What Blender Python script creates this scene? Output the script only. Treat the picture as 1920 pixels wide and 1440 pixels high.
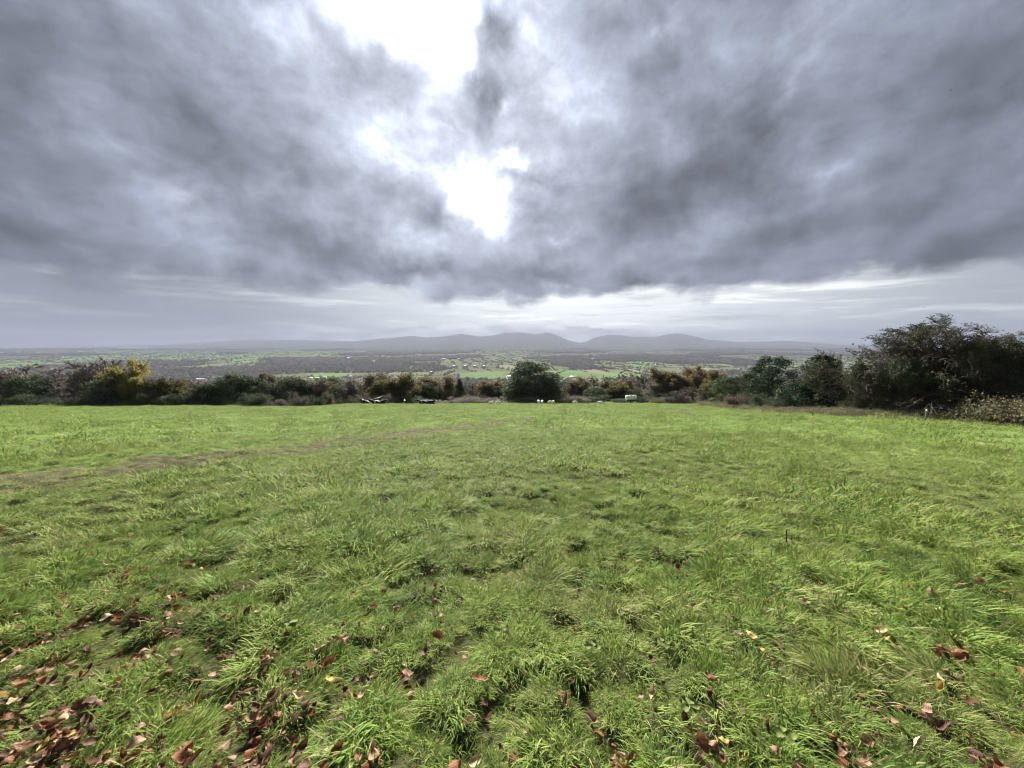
import bpy, math, random
import numpy as np
from mathutils import Vector, Matrix, Quaternion

for o in list(bpy.data.objects):
    bpy.data.objects.remove(o)
SC = bpy.context.scene
COL = SC.collection

# ------------------------------------------------------------------ camera
CAM_H = 1.6
F_PX = 693.0                       # focal length in photograph pixels (1920 wide)
PITCH = math.atan(80.0 / F_PX)     # looking slightly down
cam_d = bpy.data.cameras.new('camera')
cam_d.sensor_width = 36.0
cam_d.lens = 36.0 * F_PX / 1920.0
cam_d.clip_start = 0.05
cam_d.clip_end = 60000
cam = bpy.data.objects.new('camera', cam_d)
COL.objects.link(cam)
cam.location = (0, 0, CAM_H)
cam.rotation_euler = (math.pi / 2 - PITCH, 0, 0)
SC.camera = cam

def ray(px, py):
    """direction of the line of sight through a photograph pixel, scaled so that y = 1"""
    u = (px - 960.0) / F_PX
    v = (720.0 - py) / F_PX
    cp, sp = math.cos(PITCH), math.sin(PITCH)
    d = Vector((u, cp + v * sp, -sp + v * cp))
    return d

def azel(px, py):
    d = ray(px, py).normalized()
    return math.atan2(d.x, d.y), math.asin(d.z)

# ------------------------------------------------------------------ exposure
EXPO = 4.1
SC.view_settings.view_transform = 'Standard'
SC.view_settings.look = 'None'
SC.view_settings.exposure = EXPO
SC.view_settings.gamma = 1.0
SC.view_settings.use_curve_mapping = False
SC.render.engine = 'CYCLES'
SC.cycles.use_denoising = True
SC.cycles.filter_width = 1.1
SC.cycles.max_bounces = 8
SC.cycles.diffuse_bounces = 3
SC.cycles.glossy_bounces = 2
SC.cycles.transmission_bounces = 4
SC.cycles.volume_bounces = 0
SC.cycles.transparent_max_bounces = 8
SC.cycles.sample_clamp_indirect = 4.0

# ------------------------------------------------------------------ sun
SUN_AZ, SUN_EL = azel(850, 235)
SUN = Vector((math.sin(SUN_AZ) * math.cos(SUN_EL), math.cos(SUN_AZ) * math.cos(SUN_EL), math.sin(SUN_EL)))
sun_d = bpy.data.lights.new('sun', 'SUN')
sun_d.energy = 1.5
sun_d.angle = math.radians(10)
sun_d.color = (1.0, 0.95, 0.86)
sun = bpy.data.objects.new('sun', sun_d)
COL.objects.link(sun)
sun.location = (-100, 300, 300)
sun.rotation_euler = SUN.to_track_quat('Z', 'Y').to_euler()

# ------------------------------------------------------------------ sky
world = bpy.data.worlds.new('World')
SC.world = world
world.use_nodes = True
NT = world.node_tree
NT.nodes.clear()

class G:
    """tiny helper for building node graphs"""
    def __init__(s, nt): s.nt = nt
    def new(s, t, **kw):
        n = s.nt.nodes.new(t)
        for k, v in kw.items(): setattr(n, k, v)
        return n
    def put(s, sock, v):
        if hasattr(v, 'is_linked') or isinstance(v, bpy.types.NodeSocket): s.nt.links.new(v, sock)
        else: sock.default_value = v
    def m(s, op, a, b=None, c=None, clamp=False):
        n = s.new('ShaderNodeMath', operation=op, use_clamp=clamp)
        for i, v in enumerate((a, b, c)):
            if v is not None: s.put(n.inputs[i], v)
        return n.outputs[0]
    def vm(s, op, a, b=None, scale=None):
        n = s.new('ShaderNodeVectorMath', operation=op)
        s.put(n.inputs[0], a)
        if b is not None: s.put(n.inputs[1], b)
        if scale is not None: s.put(n.inputs['Scale'], scale)
        return n.outputs['Value'] if op in ('DOT_PRODUCT', 'LENGTH') else n.outputs[0]
    def comb(s, x, y, z=0.0):
        n = s.new('ShaderNodeCombineXYZ')
        s.put(n.inputs[0], x); s.put(n.inputs[1], y); s.put(n.inputs[2], z)
        return n.outputs[0]
    def noise(s, vec, scale, detail=5, rough=0.5, dist=0.0, col=False):
        n = s.new('ShaderNodeTexNoise')
        s.put(n.inputs['Vector'], vec)
        n.inputs['Scale'].default_value = scale
        n.inputs['Detail'].default_value = detail
        n.inputs['Roughness'].default_value = rough
        n.inputs['Distortion'].default_value = dist
        return n.outputs[1 if col else 0]
    def mapping(s, vec, loc=(0, 0, 0), rot=(0, 0, 0), sc=(1, 1, 1), t='POINT'):
        n = s.new('ShaderNodeMapping', vector_type=t)
        s.put(n.inputs['Vector'], vec)
        n.inputs['Location'].default_value = loc
        n.inputs['Rotation'].default_value = rot
        n.inputs['Scale'].default_value = sc
        return n.outputs[0]
    def ramp(s, fac, stops, interp='LINEAR'):
        n = s.new('ShaderNodeValToRGB')
        n.color_ramp.interpolation = interp
        e = n.color_ramp.elements
        while len(e) > 1: e.remove(e[-1])
        e[0].position = stops[0][0]; e[0].color = tuple(stops[0][1]) + (1,)
        for p, c in stops[1:]:
            k = e.new(p); k.color = tuple(c) + (1,)
        s.put(n.inputs[0], fac)
        return n.outputs[0]
    def smooth(s, v, a, b, lo=0.0, hi=1.0):
        n = s.new('ShaderNodeMapRange', interpolation_type='SMOOTHSTEP')
        s.put(n.inputs[0], v)
        for i, x in enumerate((a, b, lo, hi)): s.put(n.inputs[i + 1], x)
        return n.outputs[0]
    def mix(s, fac, a, b, mode='MIX'):
        n = s.new('ShaderNodeMix', data_type='RGBA', blend_type=mode)
        s.put(n.inputs[0], fac)
        for sock, v in ((n.inputs[6], a), (n.inputs[7], b)):
            if isinstance(v, tuple) and len(v) == 3: v = v + (1,)
            s.put(sock, v)
        return n.outputs[2]

g = G(NT)
tc = g.new('ShaderNodeTexCoord')
dvec = tc.outputs['Generated']
sep = g.new('ShaderNodeSeparateXYZ'); NT.links.new(dvec, sep.inputs[0])
dx, dy, dz = sep.outputs
az = g.m('ARCTAN2', dx, dy)
el = g.m('ARCSINE', dz)
flat = g.comb(az, el, 0.0)
# cloud deck: a level sheet overhead, so the rows run away to the horizon
zz = g.m('ADD', g.m('MAXIMUM', dz, 0.0), 0.30)
deck = g.comb(g.m('DIVIDE', dx, zz), g.m('DIVIDE', dy, zz), 0.0)
wn = g.vm('SUBTRACT', g.noise(flat, 3.6, 3, 0.5, col=True), (0.5, 0.5, 0.5))
wflat = g.vm('ADD', flat, g.vm('MULTIPLY', wn, (0.09, 0.07, 0.0)))
dw = g.vm('ADD', deck, g.vm('SCALE', g.vm('SUBTRACT', g.noise(deck, 0.5, 3, 0.5, col=True), (0.5, 0.5, 0.5)), scale=0.45))
n1 = g.noise(g.mapping(dw, rot=(0, 0, 0.10), sc=(1.1, 0.80, 1)), 1.0, 4, 0.5)
n2 = g.noise(g.mapping(dw, loc=(7, 3, 0), rot=(0, 0, -0.15), sc=(2.6, 2.1, 1)), 1.0, 6, 0.55)
n3 = g.noise(g.mapping(wflat, loc=(3, 1, 2), rot=(0, 0, 0), sc=(1.0, 1.35, 1)), 5.0, 8, 0.55)
D = g.m('ADD', g.m('MULTIPLY', g.m('SUBTRACT', n1, 0.5), 0.75), g.m('MULTIPLY', g.m('SUBTRACT', n2, 0.5), 0.34))
D = g.m('ADD', D, g.m('MULTIPLY', g.m('SUBTRACT', n3, 0.5), 1.05))
bil = g.noise(g.mapping(wflat, loc=(9, 4, 1), sc=(1.0, 1.7, 1)), 9.0, 5, 0.55)
bil = g.m('SUBTRACT', 1.0, g.m('ABSOLUTE', g.m('MULTIPLY', g.m('SUBTRACT', bil, 0.5), 5.0)))      # rounded puffs with creases
D = g.m('ADD', D, g.m('MULTIPLY', bil, -0.10))
# the sunward side of every lump is brighter than its far side
tosun = g.vm('NORMALIZE', g.vm('SUBTRACT', (SUN_AZ, SUN_EL, 0.0), flat))
sflat = g.vm('ADD', wflat, g.vm('SCALE', tosun, scale=0.030))
n3s = g.noise(g.mapping(sflat, loc=(3, 1, 2), rot=(0, 0, 0), sc=(1.0, 1.35, 1)), 5.0, 6, 0.55)
relief = g.m('SUBTRACT', n3, n3s)
n5 = g.noise(wflat, 17.0, 6, 0.6)
D = g.m('ADD', D, g.m('MULTIPLY', g.m('SUBTRACT', n5, 0.5), 0.34))
D = g.m('ADD', D, 0.78)

edgew = g.vm('ADD', wflat, g.vm('MULTIPLY', g.vm('SUBTRACT', g.noise(flat, 11.0, 5, 0.6, col=True), (0.5, 0.5, 0.5)), (0.13, 0.12, 0.0)))
def blob(px, py, rx, ry, w, rot=0.0):
    """thicker (w > 0) or thinner (w < 0) cloud in one direction of the sky"""
    global D
    a, e = azel(px, py)
    a2, _ = azel(px + rx, py); _, e2 = azel(px, py - ry)
    mp = g.mapping(edgew, loc=(a, e, 0), rot=(0, 0, rot), sc=(abs(a2 - a), abs(e2 - e), 1), t='TEXTURE')
    n = g.new('ShaderNodeTexGradient', gradient_type='QUADRATIC_SPHERE')
    NT.links.new(mp, n.inputs[0])
    D = g.m('ADD', D, g.m('MULTIPLY', n.outputs['Fac'], w))

for b in [
    # the openings
    (738, -40, 270, 200, -1.7, 0.0), (785, 65, 150, 110, -1.0, 0.0), (850, 120, 100, 70, -0.8, -0.5),
    (903, 378, 105, 90, -1.25, -0.6), (962, 298, 66, 40, -0.65, 0.0), (850, 235, 90, 60, 0.22, 0.0),
    (1235, 65, 110, 80, -0.32, 0.0), (985, 70, 40, 60, -0.15, 0.0), (940, 190, 60, 40, -0.35, 0.0), (1050, 445, 90, 30, -0.3, 0.0),
    # lighter veils
    (470, 40, 320, 130, -0.34, 0.0), (720, 240, 300, 140, -0.20, 0.3), (740, 310, 240, 70, -0.22, 0.0), (1100, 170, 170, 200, -0.14, 0.0), (1480, 60, 420, 120, -0.18, 0.0),
    (760, 455, 130, 50, -0.22, 0.2), (1560, 330, 190, 50, -0.30, 0.0), (1500, 150, 120, 60, -0.22, 0.5), (230, 290, 280, 90, -0.22, -0.4), (110, 190, 220, 80, -0.16, -0.4), (340, 360, 120, 40, -0.2, 0.0),
    # heavy bellies
    (610, 455, 240, 90, 0.50, -0.2), (420, 525, 240, 60, 0.30, 0.0), (60, 440, 340, 80, 0.36, 0.0), (20, 130, 200, 220, 0.28, 0.0),
    (340, 210, 190, 80, 0.24, -0.5), (1330, 330, 330, 140, 0.46, 0.35), (1750, 490, 520, 80, 0.42, 0.0), (1840, 210, 320, 140, 0.32, 0.2), (1500, 430, 300, 80, 0.22, 0.0),
    (1180, 430, 140, 90, 0.24, 0.0), (905, 180, 90, 80, 0.45, 0.0), (930, 60, 70, 90, 0.40, 0.0), (1020, 330, 90, 60, 0.30, 0.0),
    (800, 505, 220, 45, 0.40, 0.0), (1000, 510, 170, 45, 0.36, 0.0), (1200, 535, 150, 36, 0.36, 0.0), (820, 400, 70, 60, 0.25, 0.0),
    ]:
    blob(*b[:4], b[4] * (1.25 if b[4] > 0 else 1.0), b[5])

S_dot = g.vm('DOT_PRODUCT', dvec, tuple(SUN))
om = g.m('SUBTRACT', 1.0, S_dot)
near_glow = g.m('EXPONENT', g.m('MULTIPLY', om, -30.0))
wide_glow = g.m('EXPONENT', g.m('MULTIPLY', om, -6.0))
Dp = g.m('MAXIMUM', D, 0.0)
T = g.m('EXPONENT', g.m('MULTIPLY', Dp, -3.6))
# colour of the cloud by its thickness (linear, before exposure)
KX = 1.0 / (2 ** EXPO)
ccol = g.ramp(g.m('MULTIPLY', D, 0.70),
    [(0.0, (0.64, 0.71, 0.88)), (0.22, (0.48, 0.54, 0.69)), (0.40, (0.322, 0.368, 0.478)), (0.58, (0.226, 0.252, 0.318)), (0.74, (0.162, 0.178, 0.226)), (0.9, (0.126, 0.138, 0.174)), (1.0, (0.110, 0.120, 0.152))])
amb = g.m('ADD', 0.76, g.m('MULTIPLY', wide_glow, 0.62))
amb = g.m('MULTIPLY', amb, g.m('ADD', 1.0, g.m('MULTIPLY', relief, 2.3)))
cl = g.vm('SCALE', ccol, scale=g.m('MAXIMUM', amb, 0.3))
gl = g.m('MULTIPLY', T, g.m('ADD', g.m('MULTIPLY', near_glow, 2.4), g.m('MULTIPLY', wide_glow, 1.2)))
cl = g.vm('ADD', cl, g.vm('SCALE', (0.98, 0.99, 1.0), scale=gl))
# the lighter, streaky band under the deck
hs = g.vm('MULTIPLY', wflat, (2.2, 26.0, 1.0))
sn = g.noise(hs, 1.0, 6, 0.55)
fine = g.noise(g.vm('MULTIPLY', flat, (5.0, 70.0, 1.0)), 1.0, 5, 0.55)
low = g.m('ADD', g.m('MULTIPLY', sn, 0.65), g.m('MULTIPLY', fine, 0.35))
side = g.m('EXPONENT', g.m('MULTIPLY', g.m('POWER', g.m('SUBTRACT', az, 0.16), 2.0), -2.6))
bandc = g.mix(side, (0.26, 0.31, 0.37), (1.15, 1.20, 1.22))
streak = g.smooth(low, 0.50, 0.66)
bandc = g.mix(g.m('MULTIPLY', streak, g.m('ADD', 0.16, g.m('MULTIPLY', side, 0.62))), bandc, (1.9, 1.9, 1.75))
darks = g.smooth(low, 0.47, 0.33)
bandc = g.mix(g.m('MULTIPLY', darks, 0.55), bandc, (0.36, 0.39, 0.46))
# low heaps of cloud sitting over the mountains
hp = g.noise(g.vm('MULTIPLY', flat, (9.0, 16.0, 1.0)), 1.0, 6, 0.6)
heap_h = g.m('ADD', 0.006, g.m('MULTIPLY', hp, 0.085))
heap_env = g.m('EXPONENT', g.m('MULTIPLY', g.m('POWER', g.m('SUBTRACT', az, 0.0), 2.0), -3.6))
heap = g.smooth(g.m('SUBTRACT', g.m('MULTIPLY', heap_h, heap_env), el), -0.003, 0.007)
heapc = g.mix(g.smooth(g.noise(g.vm('MULTIPLY', flat, (9.0, 20.0, 1.0)), 1.0, 4, 0.5), 0.35, 0.65), (0.55, 0.58, 0.66), (1.25, 1.28, 1.32))
bandc = g.mix(g.m('MULTIPLY', heap, 0.75), bandc, heapc)
edge = g.m('ADD', el, g.m('MULTIPLY', g.m('SUBTRACT', n3, 0.5), 0.16))
edge = g.m('ADD', edge, g.m('MULTIPLY', g.m('SUBTRACT', n2, 0.5), 0.06))
bm = g.smooth(edge, 0.140, 0.105)
leftfade = g.smooth(az, -0.65, -0.30, 0.6, 1.0)
bm = g.m('MULTIPLY', bm, leftfade)
skyc = g.mix(bm, cl, bandc)
skyc = g.vm('SCALE', skyc, scale=KX / 0.10)
nish = g.new('ShaderNodeTexSky', sky_type='NISHITA')
nish.sun_disc = False
nish.sun_elevation = SUN_EL
nish.sun_rotation = SUN_AZ
clear = g.m('MULTIPLY', g.smooth(D, -0.15, -0.9), 0.5)   # a little open sky deep in the gaps
skyc = g.mix(clear, skyc, nish.outputs[0])
bg = g.new('ShaderNodeBackground')
NT.links.new(skyc, bg.inputs['Color'])
bg.inputs['Strength'].default_value = 0.10
wo = g.new('ShaderNodeOutputWorld')
NT.links.new(bg.outputs[0], wo.inputs['Surface'])
world.cycles.sampling_method = 'MANUAL'
world.cycles.sample_map_resolution = 512

# ------------------------------------------------------------------ helpers
def vnoise(x, y, seed=0):
    x = np.asarray(x, float); y = np.asarray(y, float)
    xi = np.floor(x).astype(np.int64); yi = np.floor(y).astype(np.int64)
    fx = x - xi; fy = y - yi
    fx = fx * fx * (3 - 2 * fx); fy = fy * fy * (3 - 2 * fy)
    def h(a, b):
        n = (a * 374761393 + b * 668265263 + seed * 974634777) & 0xFFFFFFFF
        n = ((n ^ (n >> 13)) * 1274126177) & 0xFFFFFFFF
        return ((n ^ (n >> 16)) & 0xFFFF) / 65535.0
    a = h(xi, yi); b = h(xi + 1, yi); c = h(xi, yi + 1); d = h(xi + 1, yi + 1)
    return (a * (1 - fx) + b * fx) * (1 - fy) + (c * (1 - fx) + d * fx) * fy

def fbm(x, y, seed=0, oct=4, gain=0.5):
    v = 0.0; amp = 1.0; tot = 0.0
    for k in range(oct):
        v = v + amp * vnoise(x * 2 ** k, y * 2 ** k, seed + 17 * k); tot += amp; amp *= gain
    return v / tot

def sstep(v, a, b):
    t = np.clip((np.asarray(v, float) - a) / (b - a), 0, 1)
    return t * t * (3 - 2 * t)

def mesh_np(name, V, faces, mats=(), smooth=False, mat_idx=None):
    """faces: list of (n, k) int arrays, k = 3 or 4"""
    me = bpy.data.meshes.new(name)
    V = np.asarray(V, np.float32).reshape(-1, 3)
    faces = [np.asarray(f, np.int32) for f in faces if len(f)]
    nl = sum(f.size for f in faces); npoly = sum(len(f) for f in faces)
    me.vertices.add(len(V)); me.vertices.foreach_set('co', V.ravel())
    me.loops.add(nl); me.polygons.add(npoly)
    if npoly:
        me.loops.foreach_set('vertex_index', np.concatenate([f.ravel() for f in faces]))
        sizes = np.concatenate([np.full(len(f), f.shape[1], np.int32) for f in faces])
        starts = np.concatenate([[0], np.cumsum(sizes)[:-1]]).astype(np.int32)
        me.polygons.foreach_set('loop_start', starts)
        if smooth: me.polygons.foreach_set('use_smooth', np.ones(npoly, bool))
        if mat_idx is not None: me.polygons.foreach_set('material_index', np.asarray(mat_idx, np.int32))
    for m in mats: me.materials.append(m)
    me.update(calc_edges=True)
    me.validate()
    return me

def obj(name, data, parent=None, label=None, cat=None, group=None, kind=None, loc=None, rz=None):
    o = bpy.data.objects.new(name, data)
    COL.objects.link(o)
    if parent is not None: o.parent = parent
    if label: o['label'] = label
    if cat: o['category'] = cat
    if group: o['group'] = group
    if kind: o['kind'] = kind
    if loc is not None: o.location = loc
    if rz is not None: o.rotation_euler = (0, 0, rz)
    return o

def new_mat(name):
    m = bpy.data.materials.new(name)
    m.use_nodes = True
    m.node_tree.nodes.clear()
    return m, G(m.node_tree)

def finish(m, gg, shader):
    o = gg.new('ShaderNodeOutputMaterial')
    gg.nt.links.new(shader, o.inputs['Surface'])
    return m

def principled(gg, col, rough=0.7, spec=0.3, normal=None, metal=0.0):
    p = gg.new('ShaderNodeBsdfPrincipled')
    if isinstance(col, tuple) and len(col) == 3: col = col + (1,)
    gg.put(p.inputs['Base Color'], col)
    gg.put(p.inputs['Roughness'], rough)
    gg.put(p.inputs['Specular IOR Level'], spec)
    p.inputs['Metallic'].default_value = metal
    if normal is not None: gg.nt.links.new(normal, p.inputs['Normal'])
    return p.outputs[0]

def plain(name, col, rough=0.7, spec=0.3, var=0.25, scale=6.0, metal=0.0):
    """a plain surface with a little uneven colour and grain"""
    m, gg = new_mat(name)
    t = gg.new('ShaderNodeTexCoord').outputs['Object']
    n = gg.noise(t, scale, 5, 0.6)
    c = gg.mix(n, tuple(x * (1 - var) for x in col), tuple(min(1, x * (1 + var)) for x in col))
    b = gg.new('ShaderNodeBump'); b.inputs['Strength'].default_value = 0.2; b.inputs['Distance'].default_value = 0.02
    gg.nt.links.new(gg.noise(t, scale * 6, 4, 0.6), b.inputs['Height'])
    return finish(m, gg, principled(gg, c, rough, spec, b.outputs[0], metal))

def foliage(name, cols, transl=0.35, rough=0.8, spec=0.06):
    """leaves: every leaf has its own tone"""
    m, gg = new_mat(name)
    r = gg.new('ShaderNodeNewGeometry').outputs['Random Per Island']
    oi = gg.new('ShaderNodeObjectInfo').outputs['Random']
    k = gg.m('FRACT', gg.m('ADD', r, gg.m('MULTIPLY', oi, 0.37)))
    n = len(cols)
    c = gg.ramp(k, [(i / max(1, n - 1), cc) for i, cc in enumerate(cols)])
    p = principled(gg, c, rough, spec)
    tr = gg.new('ShaderNodeBsdfTranslucent'); gg.nt.links.new(c, tr.inputs[0])
    mx = gg.new('ShaderNodeMixShader'); mx.inputs[0].default_value = transl
    gg.nt.links.new(p, mx.inputs[1]); gg.nt.links.new(tr.outputs[0], mx.inputs[2])
    return finish(m, gg, mx.outputs[0])

# ------------------------------------------------------------------ lie of the land
SLOPE = 0.146
VALLEY = 140.0
_ys = np.array([-2000, -60, 0, 95, 130, 300, 520, 760, 980, 1200, 40000], float)
_ss = np.array([0.0, 0.10, SLOPE, SLOPE, 0.175, 0.185, 0.175, 0.13, 0.05, 0.0, 0.0])
_gy = np.concatenate([np.arange(-400, 1400, 1.0), [40000.0]])
_gs = np.interp(_gy, _ys, _ss)
_gz = -np.concatenate([[0], np.cumsum((_gs[1:] + _gs[:-1]) / 2 * np.diff(_gy))])
_gz = _gz - np.interp(0, _gy, _gz)
FLOOR = float(_gz[-1])

def on_plane(px, py):
    d = ray(px, py)
    t = CAM_H / (-(d.z) - SLOPE * d.y)
    return d.x * t, d.y * t

# the far edge of the pasture and its right-hand hedge line
far_px = [(-400, 765), (0, 763), (180, 761.5), (330, 761), (480, 762), (560, 762.5), (610, 760), (660, 757.5), (760, 757), (1000, 757), (1200, 757), (1300, 758)]
far_xy = np.array([on_plane(*p) for p in far_px])
hedge_px = [(1300, 758), (1350, 763), (1400, 768.5), (1450, 773), (1520, 778), (1600, 782.5), (1700, 787), (1800, 791), (1920, 798), (2300, 830)]
hedge_xy = np.array([on_plane(*p) for p in hedge_px])
def y_far(x): return np.interp(x, far_xy[:, 0], far_xy[:, 1])
def x_hedge(y): return np.interp(y, hedge_xy[::-1, 1], hedge_xy[::-1, 0])
def in_field(x, y): return (y < y_far(x)) & (x < x_hedge(y))

def land(x, y):
    x = np.asarray(x, float); y = np.asarray(y, float)
    z = np.interp(y, _gy, _gz)
    e = np.clip(y - y_far(np.clip(x, -90, 40)), 0, 40)
    z = z - e * 0.13 * sstep(-x, 2, 22) * (1 - sstep(y, 150, 400))
    r = np.hypot(x, y)
    z = z + (fbm(x / 9.0, y / 9.0, 3, 3) - 0.5) * 0.22 * sstep(r, 3, 14) * (1 - sstep(r, 60, 120))
    z = z + (fbm(x / 90.0, y / 90.0, 5, 3) - 0.5) * 5.0 * sstep(r, 110, 300)
    z = z + (fbm(x / 900.0, y / 900.0, 9, 3) - 0.5) * 14.0 * sstep(r, 900, 2200)
    return z

def worley(x, y, cell, seed):
    """distance to, and direction from, the heart of the nearest tussock"""
    x = np.asarray(x, float); y = np.asarray(y, float)
    ix = np.floor(x / cell); iy = np.floor(y / cell)
    best = np.full(x.shape, 1e9); bx = np.zeros(x.shape); by = np.zeros(x.shape)
    for a in (-1, 0, 1):
        for b in (-1, 0, 1):
            cx = (ix + a + vnoise(ix + a, iy + b, seed)) * cell; cy = (iy + b + vnoise(ix + a, iy + b, seed + 1)) * cell
            d = np.hypot(x - cx, y - cy); m = d < best
            best = np.where(m, d, best); bx = np.where(m, x - cx, bx); by = np.where(m, y - cy, by)
    return best, bx, by

def tussock(x, y):
    """small unevenness of the turf, metres"""
    f, _, _ = worley(x, y, 0.30, 201)
    return 0.06 * (1 - np.clip(f / 0.18, 0, 1) ** 2) - 0.035 + (fbm(x / 0.55, y / 0.55, 21, 3) - 0.5) * 0.08 + (fbm(x / 1.9, y / 1.9, 31, 2) - 0.5) * 0.16

def ground_z(x, y):
    r = np.hypot(x, y)
    return land(x, y) + tussock(x, y) * (1 - sstep(r, 40, 90))

def seen(px, py, zoff=0.0):
    """where the line of sight through a pixel meets the land"""
    d = ray(px, py)
    t = np.geomspace(1.0, 16000, 6000)
    hh = CAM_H + d.z * t - ground_z(d.x * t, d.y * t)
    k = int(np.argmax(hh < 0)) if (hh < 0).any() else len(t) - 1
    a = t[max(0, k - 1)]
    return Vector((d.x * a, d.y * a, float(ground_z(d.x * a, d.y * a)) + zoff))

# the worn track across the pasture
track_px = [(-700, 985), (-300, 940), (0, 905), (200, 884), (400, 861), (560, 842), (700, 824), (820, 808), (900, 795), (980, 783)]
track_xy = np.array([on_plane(*p) for p in track_px])
def polydist(x, y, P):
    best = np.full(np.shape(x), 1e9)
    for a, b in zip(P[:-1], P[1:]):
        d = b - a
        t = np.clip(((x - a[0]) * d[0] + (y - a[1]) * d[1]) / (d @ d), 0, 1)
        best = np.minimum(best, np.hypot(x - a[0] - t * d[0], y - a[1] - t * d[1]))
    return best
spur_px = [(1235, 772), (1262, 763.5), (1300, 770), (1255, 779)]
spur_xy = np.array([on_plane(*p) for p in spur_px])
def worn(x, y):
    x = np.asarray(x, float); y = np.asarray(y, float)
    w = polydist(x, y, track_xy) + (fbm(x / 1.4, y / 1.4, 51, 3) - 0.5) * 1.5
    a = (1 - sstep(w, 0.5, 2.1)) * (0.35 + 0.65 * sstep(fbm(x / 0.9, y / 0.5, 57, 3), 0.36, 0.62)) * (0.6 + 0.6 * fbm(x / 2.5, y / 2.5, 52, 2))
    rut = np.abs(np.abs(polydist(x, y, track_xy) - 0.62) + (fbm(x / 1.1, y / 1.1, 58, 2) - 0.5) * 0.35)
    a = np.maximum(a * 0.95, (1 - sstep(rut, 0.10, 0.34)) * sstep(fbm(x / 2.2, y / 2.2, 59, 3), 0.34, 0.56))
    a = np.clip(a * 1.2, 0, 1)
    s = polydist(x, y, spur_xy) + (fbm(x / 2.0, y / 2.0, 53, 2) - 0.5) * 1.2
    return np.maximum(a, 0.55 * (1 - sstep(s, 0.2, 1.0)))

# ------------------------------------------------------------------ ground sheet
def build_ground():
    th = np.concatenate([np.linspace(-75, 75, 520), np.linspace(75, 285, 50)[1:-1]]) * math.pi / 180
    rr = np.concatenate([[0.25], np.arange(0.6, 9, 0.045), np.geomspace(9, 90, 190), np.geomspace(92, 1500, 80), np.geomspace(1600, 15000, 34)])
    nT, nR = len(th), len(rr)
    R, TH = np.meshgrid(rr, th, indexing='ij')
    X = R * np.sin(TH); Y = R * np.cos(TH)
    Z = ground_z(X, Y)
    V = np.stack([X, Y, Z], -1).reshape(-1, 3)
    i = np.arange(nR - 1)[:, None]; j = np.arange(nT)[None, :]
    a = i * nT + j; b = i * nT + (j + 1) % nT
    F = np.stack([a, b, b + nT, a + nT], -1).reshape(-1, 4)[:, ::-1]
    V = np.vstack([V, [[0, 0, float(ground_z(0.0, 0.0))]]])
    jj = np.arange(nT)
    F3 = np.stack([jj, (jj + 1) % nT, np.full(nT, len(V) - 1)], -1)
    m, gg = new_mat('turf_and_soil')
    at = gg.new('ShaderNodeAttribute', attribute_name='worn')
    pos = gg.new('ShaderNodeTexCoord').outputs['Object']
    n1 = gg.noise(pos, 0.35, 5, 0.55); n2 = gg.noise(pos, 5.0, 6, 0.65); n3 = gg.noise(pos, 28.0, 4, 0.6)
    green = gg.mix(gg.smooth(n1, 0.35, 0.65), (0.080, 0.122, 0.038), (0.105, 0.140, 0.048))
    green = gg.mix(gg.m('MULTIPLY', gg.smooth(n2, 0.50, 0.72), 0.6), green, (0.045, 0.062, 0.018))
    mud = gg.mix(n3, (0.045, 0.042, 0.028), (0.105, 0.105, 0.062))
    c = gg.mix(gg.smooth(gg.m('ADD', at.outputs['Fac'], gg.m('MULTIPLY', gg.m('SUBTRACT', n2, 0.5), 0.6)), 0.15, 0.6), green, mud)
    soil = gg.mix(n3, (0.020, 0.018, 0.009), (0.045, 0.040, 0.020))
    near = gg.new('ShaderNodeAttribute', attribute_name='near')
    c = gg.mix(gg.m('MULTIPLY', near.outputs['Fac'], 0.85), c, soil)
    b = gg.new('ShaderNodeBump'); b.inputs['Strength'].default_value = 0.6; b.inputs['Distance'].default_value = 0.05
    gg.nt.links.new(n3, b.inputs['Height'])
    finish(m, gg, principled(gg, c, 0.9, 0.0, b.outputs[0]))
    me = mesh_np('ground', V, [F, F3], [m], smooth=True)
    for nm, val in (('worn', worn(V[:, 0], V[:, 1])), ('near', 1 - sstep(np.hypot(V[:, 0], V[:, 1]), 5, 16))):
        A = me.attributes.new(nm, 'FLOAT', 'POINT'); A.data.foreach_set('value', val.astype(np.float32))
    obj('ground', me, kind='structure')
build_ground()

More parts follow.
